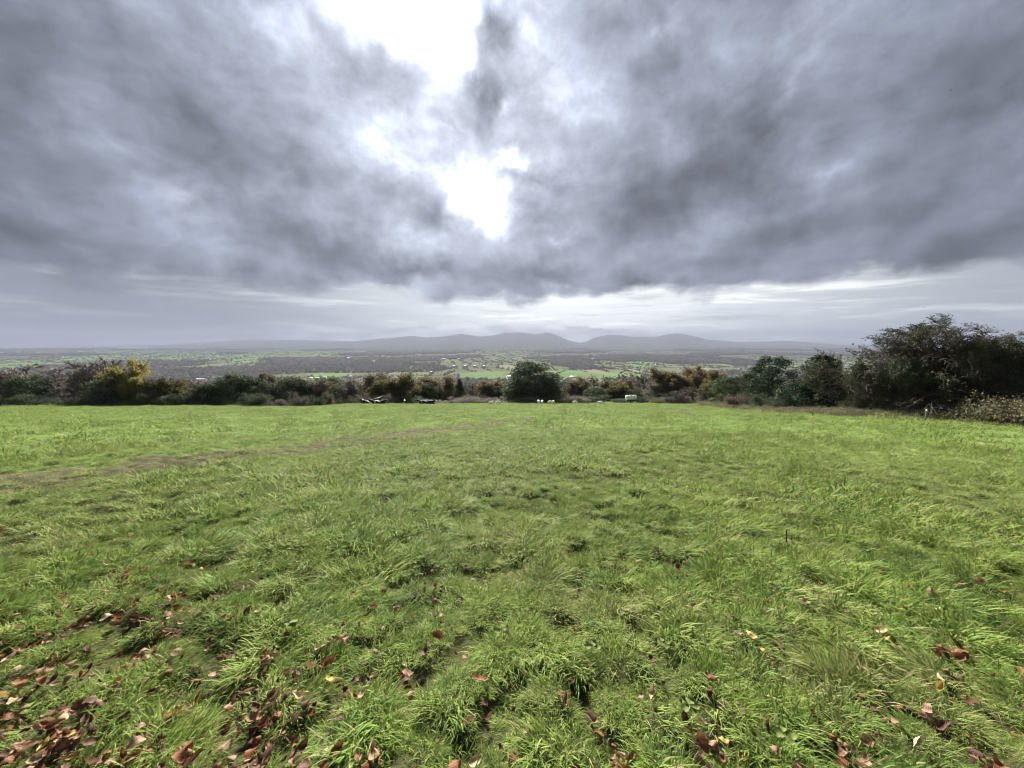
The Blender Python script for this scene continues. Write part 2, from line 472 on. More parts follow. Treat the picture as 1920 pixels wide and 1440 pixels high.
# ------------------------------------------------------------------ mountains across the valley
def build_mountains():
    prof = [(-700, 652), (200, 652), (400, 641), (470, 637), (550, 637), (620, 639), (665, 640), (700, 636), (730, 634), (755, 631), (775, 629.5), (800, 633), (830, 631), (865, 626), (900, 631), (925, 629), (945, 624.5),
            (975, 623), (1005, 627), (1018, 625), (1030, 623.5), (1045, 629), (1062, 637), (1078, 641), (1088, 642.5), (1100, 640), (1115, 633), (1140, 627.5), (1165, 628.5), (1180, 631), (1230, 631.5), (1250, 627),
            (1272, 625.5), (1300, 630), (1330, 637), (1375, 640.5), (1400, 641.5), (1440, 640), (1470, 638.5), (1505, 640.5), (1560, 645), (1640, 649), (1720, 653), (2300, 658)]
    DR = 12500.0
    pr = []
    for px, py in prof:
        d = ray(px, py); pr.append((d.x / d.y * DR, CAM_H + d.z / d.y * DR))
    pr = np.array(pr)
    xs = np.linspace(-17000, 17000, 460)
    # depth positions: the foot faces us, the ridge stands at DR, the back falls away
    us = np.concatenate([np.linspace(0, 1, 46), np.linspace(1, 1.6, 14)[1:]])
    U, X = np.meshgrid(us, xs, indexing='ij')
    Y = 5200 + (DR - 5200) * U
    top = np.interp(X * (DR / np.maximum(Y, 1)), pr[:, 0], pr[:, 1])
    foot = FLOOR - 10.0
    rise = np.where(U <= 1, np.clip(U, 0, 1) ** 1.9, 1 - (U - 1) * 1.3)
    spur = (fbm(X / 700, Y / 1600, 71, 4) - 0.5)
    env = np.clip(U * (1 - U) * 4, 0, 1)
    Z = foot + (top - foot) * np.clip(rise + spur * 0.30 * env, 0, None) * np.where(U < 1, 1, 1)
    lim = CAM_H + (top - CAM_H) / DR * Y                        # nothing in front rises past the ridge line
    Z = np.where(U < 1, np.minimum(Z, np.minimum(lim, top) - (1 - U) * 25), Z)
    V = np.stack([X, Y, Z], -1).reshape(-1, 3)
    n = len(xs); i = np.arange(len(us) - 1)[:, None]; j = np.arange(n - 1)[None, :]
    a = i * n + j
    F = np.stack([a, a + 1, a + n + 1, a + n], -1).reshape(-1, 4)
    m, gg = new_mat('heather_and_hill_grass')
    pos = gg.new('ShaderNodeTexCoord').outputs['Object']
    s = gg.new('ShaderNodeSeparateXYZ'); gg.nt.links.new(pos, s.inputs[0])
    n1 = gg.noise(pos, 0.0016, 6, 0.6)
    hi = gg.smooth(gg.m('ADD', s.outputs[2], gg.m('MULTIPLY', n1, 160.0)), -20.0, 160.0)
    c = gg.mix(hi, (0.056, 0.066, 0.040), (0.068, 0.056, 0.060))
    c = gg.mix(gg.m('MULTIPLY', gg.smooth(gg.noise(pos, 0.006, 4, 0.6), 0.5, 0.7), 0.5), c, (0.035, 0.045, 0.026))
    finish(m, gg, principled(gg, c, 0.9, 0.0))
    obj('mountains', mesh_np('mountains', V, [F], [m], smooth=True), kind='structure')
build_mountains()

# ------------------------------------------------------------------ hazy air
def build_haze():
    x, y0, y1, z0, z1 = 17200.0, -15300.0, 14900.0, -260.0, 330.0
    V = [(-x, y0, z0), (x, y0, z0), (x, y1, z0), (-x, y1, z0), (-x, y0, z1), (x, y0, z1), (x, y1, z1), (-x, y1, z1)]
    F = [(0, 3, 2, 1), (4, 5, 6, 7), (0, 1, 5, 4), (1, 2, 6, 5), (2, 3, 7, 6), (3, 0, 4, 7)]
    m = bpy.data.materials.new('hazy_air'); m.use_nodes = True
    nt = m.node_tree; nt.nodes.clear()
    v = nt.nodes.new('ShaderNodeVolumePrincipled')
    v.inputs['Color'].default_value = (0.175, 0.196, 0.262, 1)
    v.inputs['Density'].default_value = HAZE
    v.inputs['Anisotropy'].default_value = 0.1
    v.inputs['Density Attribute'].default_value = ''
    v.inputs['Color Attribute'].default_value = ''
    v.inputs['Temperature Attribute'].default_value = ''
    v.inputs['Blackbody Intensity'].default_value = 0
    o = nt.nodes.new('ShaderNodeOutputMaterial')
    nt.links.new(v.outputs[0], o.inputs['Volume'])
    obj('haze', mesh_np('haze', V, [np.array(F)], [m]), kind='stuff', label='pale haze hanging in the air over the valley', cat='haze')
HAZE = 1.05e-4
build_haze()

# ------------------------------------------------------------------ scattering many copies of small sources as one mass
SOURCES = {}
def source_collection(name, meshes):
    c = bpy.data.collections.new(name)
    for i, me in enumerate(meshes):
        o = bpy.data.objects.new('%s_%02d' % (name, i), me)
        c.objects.link(o)
    return c

def scatter(name, P, rot, scl, idx, tint, coll, label, cat, kind='stuff'):
    me = bpy.data.meshes.new(name)
    P = np.asarray(P, np.float32)
    me.vertices.add(len(P)); me.vertices.foreach_set('co', P.ravel())
    def attr(nm, ty, v, key):
        a = me.attributes.new(nm, ty, 'POINT'); a.data.foreach_set(key, np.ascontiguousarray(v).ravel())
    attr('rot', 'FLOAT_VECTOR', np.asarray(rot, np.float32), 'vector')
    attr('scl', 'FLOAT_VECTOR', np.asarray(scl, np.float32), 'vector')
    attr('pick', 'INT', np.asarray(idx, np.int32), 'value')
    attr('tint', 'FLOAT', np.asarray(tint, np.float32), 'value')
    o = obj(name, me, label=label, cat=cat, kind=kind)
    ng = bpy.data.node_groups.new(name + '_scatter', 'GeometryNodeTree')
    ng.interface.new_socket('Geometry', in_out='INPUT', socket_type='NodeSocketGeometry')
    ng.interface.new_socket('Geometry', in_out='OUTPUT', socket_type='NodeSocketGeometry')
    N, L = ng.nodes.new, ng.links.new
    gi = N('NodeGroupInput'); go = N('NodeGroupOutput')
    ci = N('GeometryNodeCollectionInfo'); ci.inputs[0].default_value = coll
    ci.inputs['Separate Children'].default_value = True; ci.inputs['Reset Children'].default_value = True
    ip = N('GeometryNodeInstanceOnPoints'); ip.inputs['Pick Instance'].default_value = True
    def na(nm, ty):
        n = N('GeometryNodeInputNamedAttribute'); n.data_type = ty; n.inputs['Name'].default_value = nm
        return n.outputs['Attribute']
    e2r = N('FunctionNodeEulerToRotation')
    L(na('rot', 'FLOAT_VECTOR'), e2r.inputs[0])
    L(gi.outputs[0], ip.inputs['Points']); L(ci.outputs[0], ip.inputs['Instance'])
    L(na('pick', 'INT'), ip.inputs['Instance Index']); L(e2r.outputs[0], ip.inputs['Rotation'])
    L(na('scl', 'FLOAT_VECTOR'), ip.inputs['Scale'])
    L(ip.outputs[0], go.inputs[0])
    md = o.modifiers.new('scatter', 'NODES'); md.node_group = ng
    return o

# ------------------------------------------------------------------ trees: growing branches
def frames(T):
    up = np.array([0.0, 0, 1]) if abs(T[2]) < 0.9 else np.array([1.0, 0, 0])
    a = np.cross(T, up); a /= np.linalg.norm(a)
    return a, np.cross(T, a)

def tubes(list_, sides_of):
    V = []; F = []; base = 0
    for pts, rad, lvl in list_:
        n = sides_of(lvl)
        ang = np.arange(n) * 2 * math.pi / n
        k = len(pts)
        T = pts[-1] - pts[0]; T = T / (np.linalg.norm(T) + 1e-9)
        a, b = frames(T)
        ring = np.cos(ang)[:, None] * a + np.sin(ang)[:, None] * b
        vv = pts[:, None, :] + rad[:, None, None] * ring[None]
        V.append(vv.reshape(-1, 3))
        i = np.arange(k - 1)[:, None] * n; j = np.arange(n)[None]
        p = base + i + j; q = base + i + (j + 1) % n
        F.append(np.stack([p, q, q + n, p + n], -1).reshape(-1, 4))
        base += k * n
    return np.vstack(V), np.vstack(F)

def grow(rng, trunks, levels, kids, ratio, spread, up, wig, r0, length, taper=0.45, start=(0.25, 0.3, 0.25, 0.15, 0.1), twig_r=0.012, wind=(0, 0, 0)):
    out = []; wind = np.array(wind)
    def rec(p, d, L, r, lvl):
        k = (7, 5, 4, 3, 2, 2)[lvl]
        pts = [p]; dd = d.copy()
        for s in range(k):
            dd = dd + rng.normal(0, wig, 3) + np.array([0, 0, up[lvl]]) / k + wind * (0.3 + lvl * 0.25) / k
            dd /= np.linalg.norm(dd)
            pts.append(pts[-1] + dd * L / k)
        pts = np.array(pts)
        rad = np.maximum(r * (1 - (1 - taper) * np.linspace(0, 1, k + 1)), twig_r * 0.6)
        if lvl == levels: rad = np.linspace(r, twig_r * 0.35, k + 1)
        out.append((pts, rad, lvl))
        if lvl >= levels: return
        n = kids[lvl]; n = max(1, int(round(n * rng.uniform(0.8, 1.25))))
        for c in range(n):
            t = start[lvl] + (1 - start[lvl]) * (c + rng.uniform(0.1, 0.9)) / n
            f = t * k; i = min(int(f), k - 1)
            q = pts[i] + (pts[i + 1] - pts[i]) * (f - i)
            T = pts[i + 1] - pts[i]; T /= np.linalg.norm(T)
            a, b = frames(T); ph = rng.uniform(0, 2 * math.pi)
            an = math.radians(spread[lvl]) * rng.uniform(0.65, 1.25) * (1.1 - 0.4 * t)
            nd = T * math.cos(an) + (a * math.cos(ph) + b * math.sin(ph)) * math.sin(an)
            rec(q, nd, L * ratio[lvl] * rng.uniform(0.7, 1.2) * (1.15 - 0.45 * t), max(twig_r, rad[i] * 0.6), lvl + 1)
    for (p, d, L) in trunks:
        d = np.array(d, float); d /= np.linalg.norm(d)
        rec(np.array(p, float), d, L * length, r0, 0)
    return out

def leaf_quads(rng, C, size, droop=0.0, N=None, spread=1.0):
    """one pointed leaf (or spray of leaves) at each centre"""
    n = len(C)
    if N is None:
        N = rng.normal(0, 1, (n, 3)); N[:, 2] += 0.6
    else:
        N = N + rng.normal(0, spread, (n, 3))
    N /= np.linalg.norm(N, axis=1)[:, None]
    A = np.cross(N, rng.normal(0, 1, (n, 3))); A /= (np.linalg.norm(A, axis=1)[:, None] + 1e-9)
    B = np.cross(N, A)
    s = size * rng.uniform(0.6, 1.4, (n, 1))
    v = np.stack([C - A * s, C + B * s * 0.48 + N * s * 0.12, C + A * s, C - B * s * 0.48 + N * s * 0.12], 1)
    return v.reshape(-1, 3), np.arange(n * 4).reshape(-1, 4)

def twig_tips(br, lo):
    P = [b[0][1:] for b in br if b[2] >= lo]
    return np.vstack(P)

SIDES = lambda l: (8, 6, 4, 3, 3, 3)[l]

BARK = plain('bark', (0.070, 0.060, 0.050), 0.9, 0.1, 0.4, 3.0)
TWIG = plain('bare_twigs', (0.138, 0.118, 0.104), 0.9, 0.1, 0.3, 1.0)
TWIG_D = plain('dark_twigs', (0.078, 0.064, 0.056), 0.9, 0.1, 0.35, 1.0)
L_DARK = foliage('dark_evergreen_leaves', [(0.034, 0.054, 0.028), (0.052, 0.078, 0.040), (0.074, 0.100, 0.052), (0.100, 0.118, 0.064)], 0.18)
L_BLUE = foliage('blue_green_needles', [(0.016, 0.034, 0.018), (0.028, 0.050, 0.026), (0.040, 0.064, 0.032)], 0.15)
L_OLIVE = foliage('olive_leaves', [(0.060, 0.060, 0.022), (0.095, 0.088, 0.030), (0.13, 0.112, 0.040), (0.08, 0.09, 0.035)], 0.3)
L_ORANGE = foliage('orange_autumn_leaves', [(0.110, 0.080, 0.042), (0.155, 0.105, 0.052), (0.13, 0.112, 0.058), (0.085, 0.088, 0.045)], 0.35)
L_YELLOW = foliage('yellow_autumn_leaves', [(0.19, 0.165, 0.045), (0.26, 0.22, 0.06), (0.16, 0.155, 0.05), (0.22, 0.20, 0.07)], 0.35)
L_BROWN = foliage('withered_brown_leaves', [(0.095, 0.080, 0.062), (0.14, 0.115, 0.085), (0.12, 0.110, 0.080), (0.08, 0.075, 0.055)], 0.25)
L_GREY = foliage('grey_brown_sprays', [(0.12, 0.108, 0.096), (0.165, 0.148, 0.13), (0.10, 0.090, 0.080)], 0.15)
L_THORN = foliage('dull_thorn_leaves', [(0.034, 0.048, 0.026), (0.055, 0.068, 0.034), (0.070, 0.060, 0.038), (0.042, 0.060, 0.030)], 0.2)
L_BRAMBLE = foliage('bramble_leaves', [(0.060, 0.070, 0.030), (0.12, 0.115, 0.060), (0.18, 0.160, 0.10), (0.24, 0.205, 0.135), (0.09, 0.105, 0.045)], 0.35)

def tree_mesh(seed, kind):
    """returns meshes (trunk, crown) about 8 m tall and 8 m wide; the crown's leaves may be repainted per object"""
    rng = np.random.default_rng(seed)
    if kind == 'bare':
        br = grow(rng, [((0, 0, -0.6), (rng.normal(0, .08), rng.normal(0, .08), 1), 1.0)], 4, (11, 8, 7, 6), (0.62, 0.55, 0.52, 0.55), (58, 52, 48, 40), (0.25, 0.30, 0.25, 0.2, 0.1), 0.14, 0.20, 5.4, twig_r=0.026, start=(0.22, 0.25, 0.2, 0.1, 0.1))
        leaves = None
    elif kind == 'leafy':
        br = grow(rng, [((0, 0, -0.6), (rng.normal(0, .06), rng.normal(0, .06), 1), 1.0)], 3, (13, 8, 7), (0.58, 0.55, 0.55), (62, 52, 48), (0.2, 0.25, 0.2, 0.1), 0.13, 0.20, 5.6, twig_r=0.022, start=(0.2, 0.25, 0.2, 0.1))
        C = twig_tips(br, 2)
        C = np.repeat(C, 5, 0) + rng.normal(0, 0.26, (len(C) * 5, 3))
        leaves = leaf_quads(rng, C, 0.13)
    elif kind in ('dense', 'pine', 'cone'):
        br = grow(rng, [((0, 0, -0.6), (0, 0, 1), 1.0)], 2, (14, 6), (0.45, 0.5), (70, 50), (0.2, 0.1, 0.1), 0.10, 0.22, 6.6, twig_r=0.03, start=(0.12, 0.3, 0.2))
        C = []; N = []
        nl = 150 if kind != 'pine' else 75
        for k in range(nl):
            t = rng.uniform(0.04, 1.0)
            if kind == 'cone': rad = 3.6 * (1 - t) ** 0.75 * (0.75 + 0.25 * min(1, t * 8)); zc = 0.4 + t * 7.3
            elif kind == 'pine': t = rng.uniform(0.25, 1.0); rad = 3.4 * math.sin(math.pi * (t * 0.85 + 0.08)) ** 0.7; zc = 0.2 + t * 7.3
            else: rad = 3.6 * math.sin(math.pi * (t * 0.80 + 0.13)) ** 0.6; zc = 0.1 + t * 7.2
            ph = rng.uniform(0, 2 * math.pi); q = rng.uniform(0.12, 1.05) ** 0.6
            c = np.array([math.cos(ph) * rad * q, math.sin(ph) * rad * q, zc])
            lr = rng.uniform(0.3, 1.0) * (0.55 if kind == 'cone' and t > 0.85 else 1)
            n = int(190 * lr * lr) + 30
            d = rng.normal(0, 1, (n, 3)); d /= np.linalg.norm(d, axis=1)[:, None]
            C.append(c + d * lr * rng.uniform(0.5, 1.3, (n, 1)) * np.array([1, 1, 0.8])); N.append(d)
        leaves = leaf_quads(rng, np.vstack(C), 0.13, N=np.vstack(N), spread=0.55)
    elif kind == 'hawthorn':
        tr = [((rng.uniform(-.5, .5), rng.uniform(-.4, .4), -0.4), (rng.normal(0, .35), rng.normal(0, .35), 1), rng.uniform(0.8, 1.1)) for _ in range(4)]
        br = grow(rng, tr, 4, (8, 7, 7, 5), (0.58, 0.60, 0.52, 0.5), (62, 55, 52, 48), (0.25, 0.12, 0.10, 0.12, 0.1), 0.20, 0.11, 5.0, twig_r=0.011, start=(0.08, 0.15, 0.12, 0.1, 0.1), wind=(-0.10, 0, 0))
        C = twig_tips(br, 3)
        C = C[rng.random(len(C)) < 0.62 * sstep(fbm(C[:, 0] / 0.9 + C[:, 1] * 0.3, C[:, 2] / 0.9, seed, 3), 0.36, 0.58)]
        C = np.repeat(C, 2, 0) + rng.normal(0, 0.10, (len(C) * 2, 3))
        leaves = leaf_quads(rng, C, 0.062)
    elif kind == 'bush':
        tr = [((rng.uniform(-1.3, 1.3), rng.uniform(-.9, .9), -0.3), (rng.normal(0, .6), rng.normal(0, .6), 1), rng.uniform(0.6, 1.1)) for _ in range(12)]
        br = grow(rng, tr, 2, (9, 7), (0.5, 0.5), (55, 50), (0.1, 0.05, 0.0), 0.22, 0.05, 5.0, twig_r=0.022, start=(0.15, 0.15, 0.1))
        C = twig_tips(br, 1); C = C[rng.random(len(C)) < 0.9]
        C = np.vstack([C, C + rng.normal(0, 0.25, C.shape)])
        C = np.vstack([C, C + rng.normal(0, 0.35, C.shape)])
        leaves = leaf_quads(rng, C, 0.11)
    elif kind == 'bramble':
        br = []
        for k in range(90):
            a = rng.uniform(0, 2 * math.pi); L = rng.uniform(1.2, 3.6); h = rng.uniform(0.4, 1.0) * L * 0.62
            p0 = np.array([rng.normal(0, 1.4), rng.normal(0, 1.0), -0.2]); t = np.linspace(0, 1, 7)
            pts = p0 + np.stack([np.cos(a) * L * t, np.sin(a) * L * t, 0.2 + h * np.sin(t * math.pi * rng.uniform(0.6, 0.95))], -1) + rng.normal(0, 0.05, (7, 3))
            br.append((pts, np.linspace(0.022, 0.010, 7), 3))
        C = np.vstack([b[0][1:] for b in br]); C = np.repeat(C, 8, 0) + rng.normal(0, 0.20, (len(C) * 8, 3)); C[:, 2] = np.maximum(C[:, 2], 0.0)
        leaves = leaf_quads(rng, C, 0.085)
    if kind == 'hawthorn':                     # the crown stands over the foot of the tree
        cc = np.median(np.vstack([b[0] for b in br if b[2] >= 3]), 0); off = np.array([cc[0], cc[1], 0])
        br = [(p - off, r, l) for p, r, l in br]
        z90 = np.percentile(np.vstack([b[0] for b in br])[:, 2], 88)
        def cap(p):                            # wind-clipped top: no single leader shoots up
            q = p.copy(); q[:, 2] = np.where(q[:, 2] > z90, z90 + (q[:, 2] - z90) * 0.5, q[:, 2]); return q
        br = [(cap(p), r, l) for p, r, l in br]
        leaves = (cap(leaves[0] - off), leaves[1])
    lo = [b for b in br if b[2] <= (1 if kind not in ('bramble',) else 3)]
    hi = [b for b in br if b[2] > 1] if kind != 'bramble' else []
    tm = mesh_np(kind + '_trunk', *(lambda v, f: (v, [f]))(*tubes(lo, SIDES)), [BARK], smooth=True)
    V = np.zeros((0, 3)); fs = []; mi = []
    if hi:
        v, f = tubes(hi, SIDES); V = v; fs.append(f); mi += [0] * len(f)
    if leaves is not None:
        v, f = leaves; fs.append(f + len(V)); V = np.vstack([V, v]); mi += [1] * len(f)
    cm = mesh_np(kind + '_crown', V, fs, [TWIG, L_DARK], mat_idx=mi)
    zs = np.concatenate([V[:, 2], [0]]); 
    hgt = np.percentile(zs, 99.7); wid = np.percentile(V[:, 0], 99) - np.percentile(V[:, 0], 1)
    return tm, cm, hgt, wid

TREE = {}
def get_tree(kind, var):
    k = (kind, var)
    if k not in TREE: TREE[k] = tree_mesh(1000 + var * 37 + sum(map(ord, kind)), kind)
    return TREE[k]

def plant(name, kind, var, px, top, wpx, depth, leaf, label, group=None, twig=None, cat='tree', rz=None, base=None, wf=None):
    """stand a tree at a distance (metres ahead) so that it is as tall and wide as the one in the photograph"""
    tm, cm, hgt, wid = get_tree(kind, var)
    d = ray(px, top); x = d.x / d.y * depth; zt = CAM_H + d.z / d.y * depth
    zb = float(ground_z(x, depth)) - 0.05
    if base is not None: zb += base
    h = max(0.6, zt - zb); w = wpx / F_PX * depth
    e = obj(name, None, label=label, cat=cat, group=group)
    e.empty_display_size = 0.3
    e.location = (x, depth, zb)
    e.rotation_euler = (0, 0, rz if rz is not None else random.uniform(0, 6.28))
    sxy = (wf or 1.22) * w / wid
    e.scale = (sxy, sxy, h / hgt)
    t = obj('trunk' if cat == 'tree' else 'stems', tm, e)
    c = obj('crown' if cat == 'tree' else 'foliage', cm, e)
    for s, m in ((0, twig or TWIG), (1, leaf)):
        if m is not None and len(c.material_slots) > s:
            c.material_slots[s].link = 'OBJECT'; c.material_slots[s].material = m
    return e

random.seed(5)
ROW = 'trees in the row along the far edge of the pasture'
# px, top, width, depth, kind, variant, leaf, label
trees = [
    (-150, 700, 120, 60, 'bare', 0, None, 'bare brown winter tree in the clump left of the yellow tree'),
    (-70, 705, 110, 62, 'dense', 0, L_DARK, 'dark ivy-green tree in the clump of bare trees'),
    (12, 700, 105, 62, 'bare', 1, None, 'bare brown winter tree in the clump left of the yellow tree'),
    (85, 690, 125, 66, 'bare', 2, None, 'bare brown winter tree in the clump left of the yellow tree'),
    (130, 684, 105, 63, 'bare', 0, None, 'bare brown winter tree in the clump left of the yellow tree'),
    (178, 696, 80, 67, 'bare', 1, None, 'bare brown winter tree in the clump left of the yellow tree'),
    (52, 711, 60, 58, 'dense', 1, L_DARK, 'low dark green tree in front of the bare brown clump'),
    (208, 717, 72, 58, 'dense', 2, L_DARK, 'low dark green tree spreading at the foot of the yellow tree'),
    (228, 678, 58, 59.5, 'leafy', 0, L_YELLOW, 'tall yellow-green autumn tree standing above the left hedgerow'),
    (256, 703, 36, 58.5, 'leafy', 1, L_YELLOW, 'smaller yellow-green tree leaning out beside the tall yellow one'),
    (292, 713, 60, 60, 'leafy', 2, L_BROWN, 'grey-brown half-bare tree just right of the yellow trees'),
    (318, 722, 40, 66, 'bare', 2, None, 'slim bare tree between the grey-brown tree and the olive tree'),
    (350, 718, 52, 62, 'leafy', 1, L_OLIVE, 'olive tree left of the rounded dark ivy-clad tree'),
    (384, 727, 40, 59, 'dense', 0, L_DARK, 'small dark bushy tree between olive tree and ivy-clad tree'),
    (412, 730, 40, 64, 'bare', 0, None, 'bare tree half hidden beside the rounded ivy-clad tree'),
    (436, 708, 60, 60, 'dense', 1, L_DARK, 'rounded dark ivy-clad tree with a knobbly top in the left hedgerow'),
    (478, 716, 50, 62, 'dense', 2, L_DARK, 'dark green tree right beside the rounded ivy-clad tree'),
    (510, 708, 60, 65, 'leafy', 0, L_BROWN, 'purplish brown half-bare tree above dark green hedge trees'),
    (545, 714, 55, 63, 'dense', 0, L_DARK, 'dark green tree in the dense stretch behind the cows hidden by the rise'),
    (585, 718, 60, 65, 'leafy', 2, L_BROWN, 'brownish half-bare tree behind the cows hidden by the rise'),
    (612, 715, 50, 70, 'dense', 1, L_DARK, 'dark green tree in the dense stretch behind the cows hidden by the rise'),
    (642, 716, 50, 72, 'leafy', 1, L_GREY, 'grey-brown twiggy tree behind the spotted cow'),
    (660, 722, 45, 76, 'dense', 2, L_DARK, 'dark tree between the spotted cow and the oak'),
    (690, 702, 78, 84, 'leafy', 2, L_BROWN, 'tall purplish brown tree left of the olive oak'),
    (738, 700, 78, 80, 'leafy', 3, L_OLIVE, 'broad olive-brown oak rising behind the lying cows'),
    (722, 712, 55, 79, 'dense', 0, L_OLIVE, 'dull olive tree standing against the olive-brown oak'),
    (772, 714, 40, 86, 'leafy', 0, L_ORANGE, 'small orange tree just right of the olive-brown oak'),
    (802, 720, 32, 84, 'dense', 1, L_DARK, 'small dark green tree between two orange trees'),
    (832, 707, 52, 88, 'leafy', 1, L_ORANGE, 'rounded orange-brown tree beside a slim dark evergreen'),
    (861, 711, 22, 84, 'cone', 0, L_DARK, 'slim dark evergreen right of the rounded orange-brown tree'),
    (882, 716, 45, 90, 'bare', 1, None, 'grey bare tree in front of the bright green valley field'),
    (915, 714, 52, 86, 'leafy', 2, L_ORANGE, 'orange-olive tree behind the pair of sheep'),
    (943, 724, 34, 82, 'dense', 2, L_DARK, 'small dark tree touching the left side of the big dark oak'),
    (1000, 679, 84, 78, 'dense', 3, L_DARK, 'big dark green rounded tree, tallest of the far row'),
    (976, 712, 50, 77, 'dense', 0, L_DARK, 'lower dark green lobe-shaped tree leaning on the biggest dark tree'),
    (1026, 710, 44, 79, 'dense', 1, L_DARK, 'dark green tree on the right flank of the biggest dark tree'),
    (1056, 714, 46, 84, 'bare', 2, None, 'bare purplish tree between the biggest dark tree and orange tree'),
    (1086, 711, 52, 84, 'leafy', 3, L_ORANGE, 'bright orange tree right of the biggest dark tree'),
    (1117, 727, 34, 78, 'dense', 2, L_DARK, 'squat dark evergreen between orange tree and white tanker'),
    (1142, 717, 44, 92, 'leafy', 0, L_OLIVE, 'pale olive tree left of the white tanker'),
    (1165, 722, 40, 98, 'bare', 0, None, 'grey bare tree behind the white tanker'),
    (1184, 714, 38, 96, 'leafy', 1, L_ORANGE, 'orange-tinged tree right behind the white tanker'),
    (1214, 706, 56, 88, 'bare', 1, None, 'grey-brown bare tree just right of the white tanker'),
    (1238, 716, 50, 80, 'leafy', 2, L_GREY, 'grey-brown twiggy tree left of the yellow-olive tree'),
    (1262, 692, 62, 82, 'leafy', 3, L_OLIVE, 'tall yellow-olive tree between tanker and orange trees'),
    (1292, 703, 44, 76, 'leafy', 1, L_ORANGE, 'lower orange tree beside the tall yellow-olive tree'),
    (1317, 688, 52, 80, 'leafy', 0, L_ORANGE, 'tallest orange-brown tree near the corner of the pasture'),
    (1346, 694, 34, 78, 'leafy', 2, L_ORANGE, 'narrow orange tree at the right end of the orange group'),
    (1342, 716, 46, 66, 'leafy', 3, L_OLIVE, 'olive tree under the orange group at the pasture corner'),
    (1302, 727, 60, 66, 'bare', 2, None, 'low grey twiggy tree in front of the orange group'),
    (1374, 706, 62, 54, 'dense', 2, L_DARK, 'green ivy-topped tree between orange group and blue-green pine'),
    (1402, 712, 60, 50, 'bare', 1, None, 'bare brown tree left of the blue-green pine'),
    (1452, 669, 74, 44, 'pine', 0, L_BLUE, 'open-crowned blue-green pine in the right hedge'),
    (1497, 728, 40, 42, 'leafy', 1, L_BROWN, 'low brown half-bare tree between pine and dark conical evergreen'),
    (1540, 666, 88, 35, 'cone', 1, L_BLUE, 'dark conical evergreen with twigs behind it in the right hedge'),
    (1512, 722, 70, 38, 'dense', 1, L_DARK, 'low dark evergreen skirt at the left foot of the conical evergreen'),
    (1568, 660, 24, 46, 'bare', 0, None, 'slender bare tree poking up behind the conical evergreen'),
]
rt = random.Random(8)
xx = -180
while xx < 1420:
    w = rt.uniform(44, 72)
    kind, var, leaf, nm = rt.choice([('bare', 0, None, 'bare grey-brown'), ('bare', 2, None, 'bare grey-brown'), ('leafy', 0, L_BROWN, 'withered brown'), ('leafy', 2, L_GREY, 'twiggy grey'), ('dense', 1, L_DARK, 'dull dark green')] + ([('leafy', 3, L_BROWN, 'withered brown'), ('bare', 1, None, 'bare grey-brown'), ('leafy', 1, L_GREY, 'twiggy grey')] if xx < 640 else [('leafy', 1, L_OLIVE, 'dull olive')]))
    lo = 714 if xx < 640 else 722
    trees.append((xx, rt.uniform(lo - 2, lo + 16), w, ((57 if kind == 'bare' and not 165 < xx < 300 else 74) if xx < 600 else 94) + rt.uniform(-2, 5), kind, var, leaf, nm + ' tree in the second rank of the far row'))
    xx += w * rt.uniform(0.45, 0.65)
for k, (px, top, w, dep, kind, var, leaf, lab) in enumerate(trees):
    if px < 640 and leaf is not L_YELLOW: top -= 6
    plant(kind_name := {'bare': 'bare_tree', 'leafy': 'autumn_tree', 'dense': 'evergreen_tree', 'pine': 'pine_tree', 'cone': 'conical_evergreen_tree'}[kind],
          kind, var, px, top, w, dep, leaf, lab, 'second rank of trees in the far row' if 'second rank' in lab else ROW if px < 1350 else 'trees in the right-hand hedge')

# the tall hawthorns at the right
plant('hawthorn_tree', 'hawthorn', 0, 1728, 594, 170, 27.0, L_THORN, 'tall dark windswept hawthorn with the highest ragged top in the right hedge', 'hawthorns in the right-hand hedge', TWIG_D, rz=0.3)
plant('hawthorn_tree', 'hawthorn', 1, 1855, 610, 140, 25.5, L_THORN, 'dark flat-topped hawthorn right of the tallest hawthorn', 'hawthorns in the right-hand hedge', TWIG_D, rz=0.0)
plant('hawthorn_tree', 'hawthorn', 2, 1672, 650, 75, 27.5, L_THORN, 'low twiggy brown hawthorn on the left flank of the tallest hawthorn', 'hawthorns in the right-hand hedge', TWIG_D, rz=0.2)
plant('hawthorn_tree', 'hawthorn', 0, 1965, 622, 150, 23.5, L_DARK, 'dark green hawthorn beyond the flat-topped hawthorn', 'hawthorns in the right-hand hedge', TWIG_D, rz=0.1)
plant('hawthorn_tree', 'hawthorn', 2, 1795, 648, 140, 25.5, L_DARK, 'middle hawthorn filling the gap between the two tallest hawthorns', 'hawthorns in the right-hand hedge', TWIG_D, rz=0.5)
plant('hawthorn_tree', 'hawthorn', 1, 2120, 610, 220, 21.5, L_DARK, 'dark hawthorn farther along the right hedge', 'hawthorns in the right-hand hedge', TWIG_D, rz=0.9)

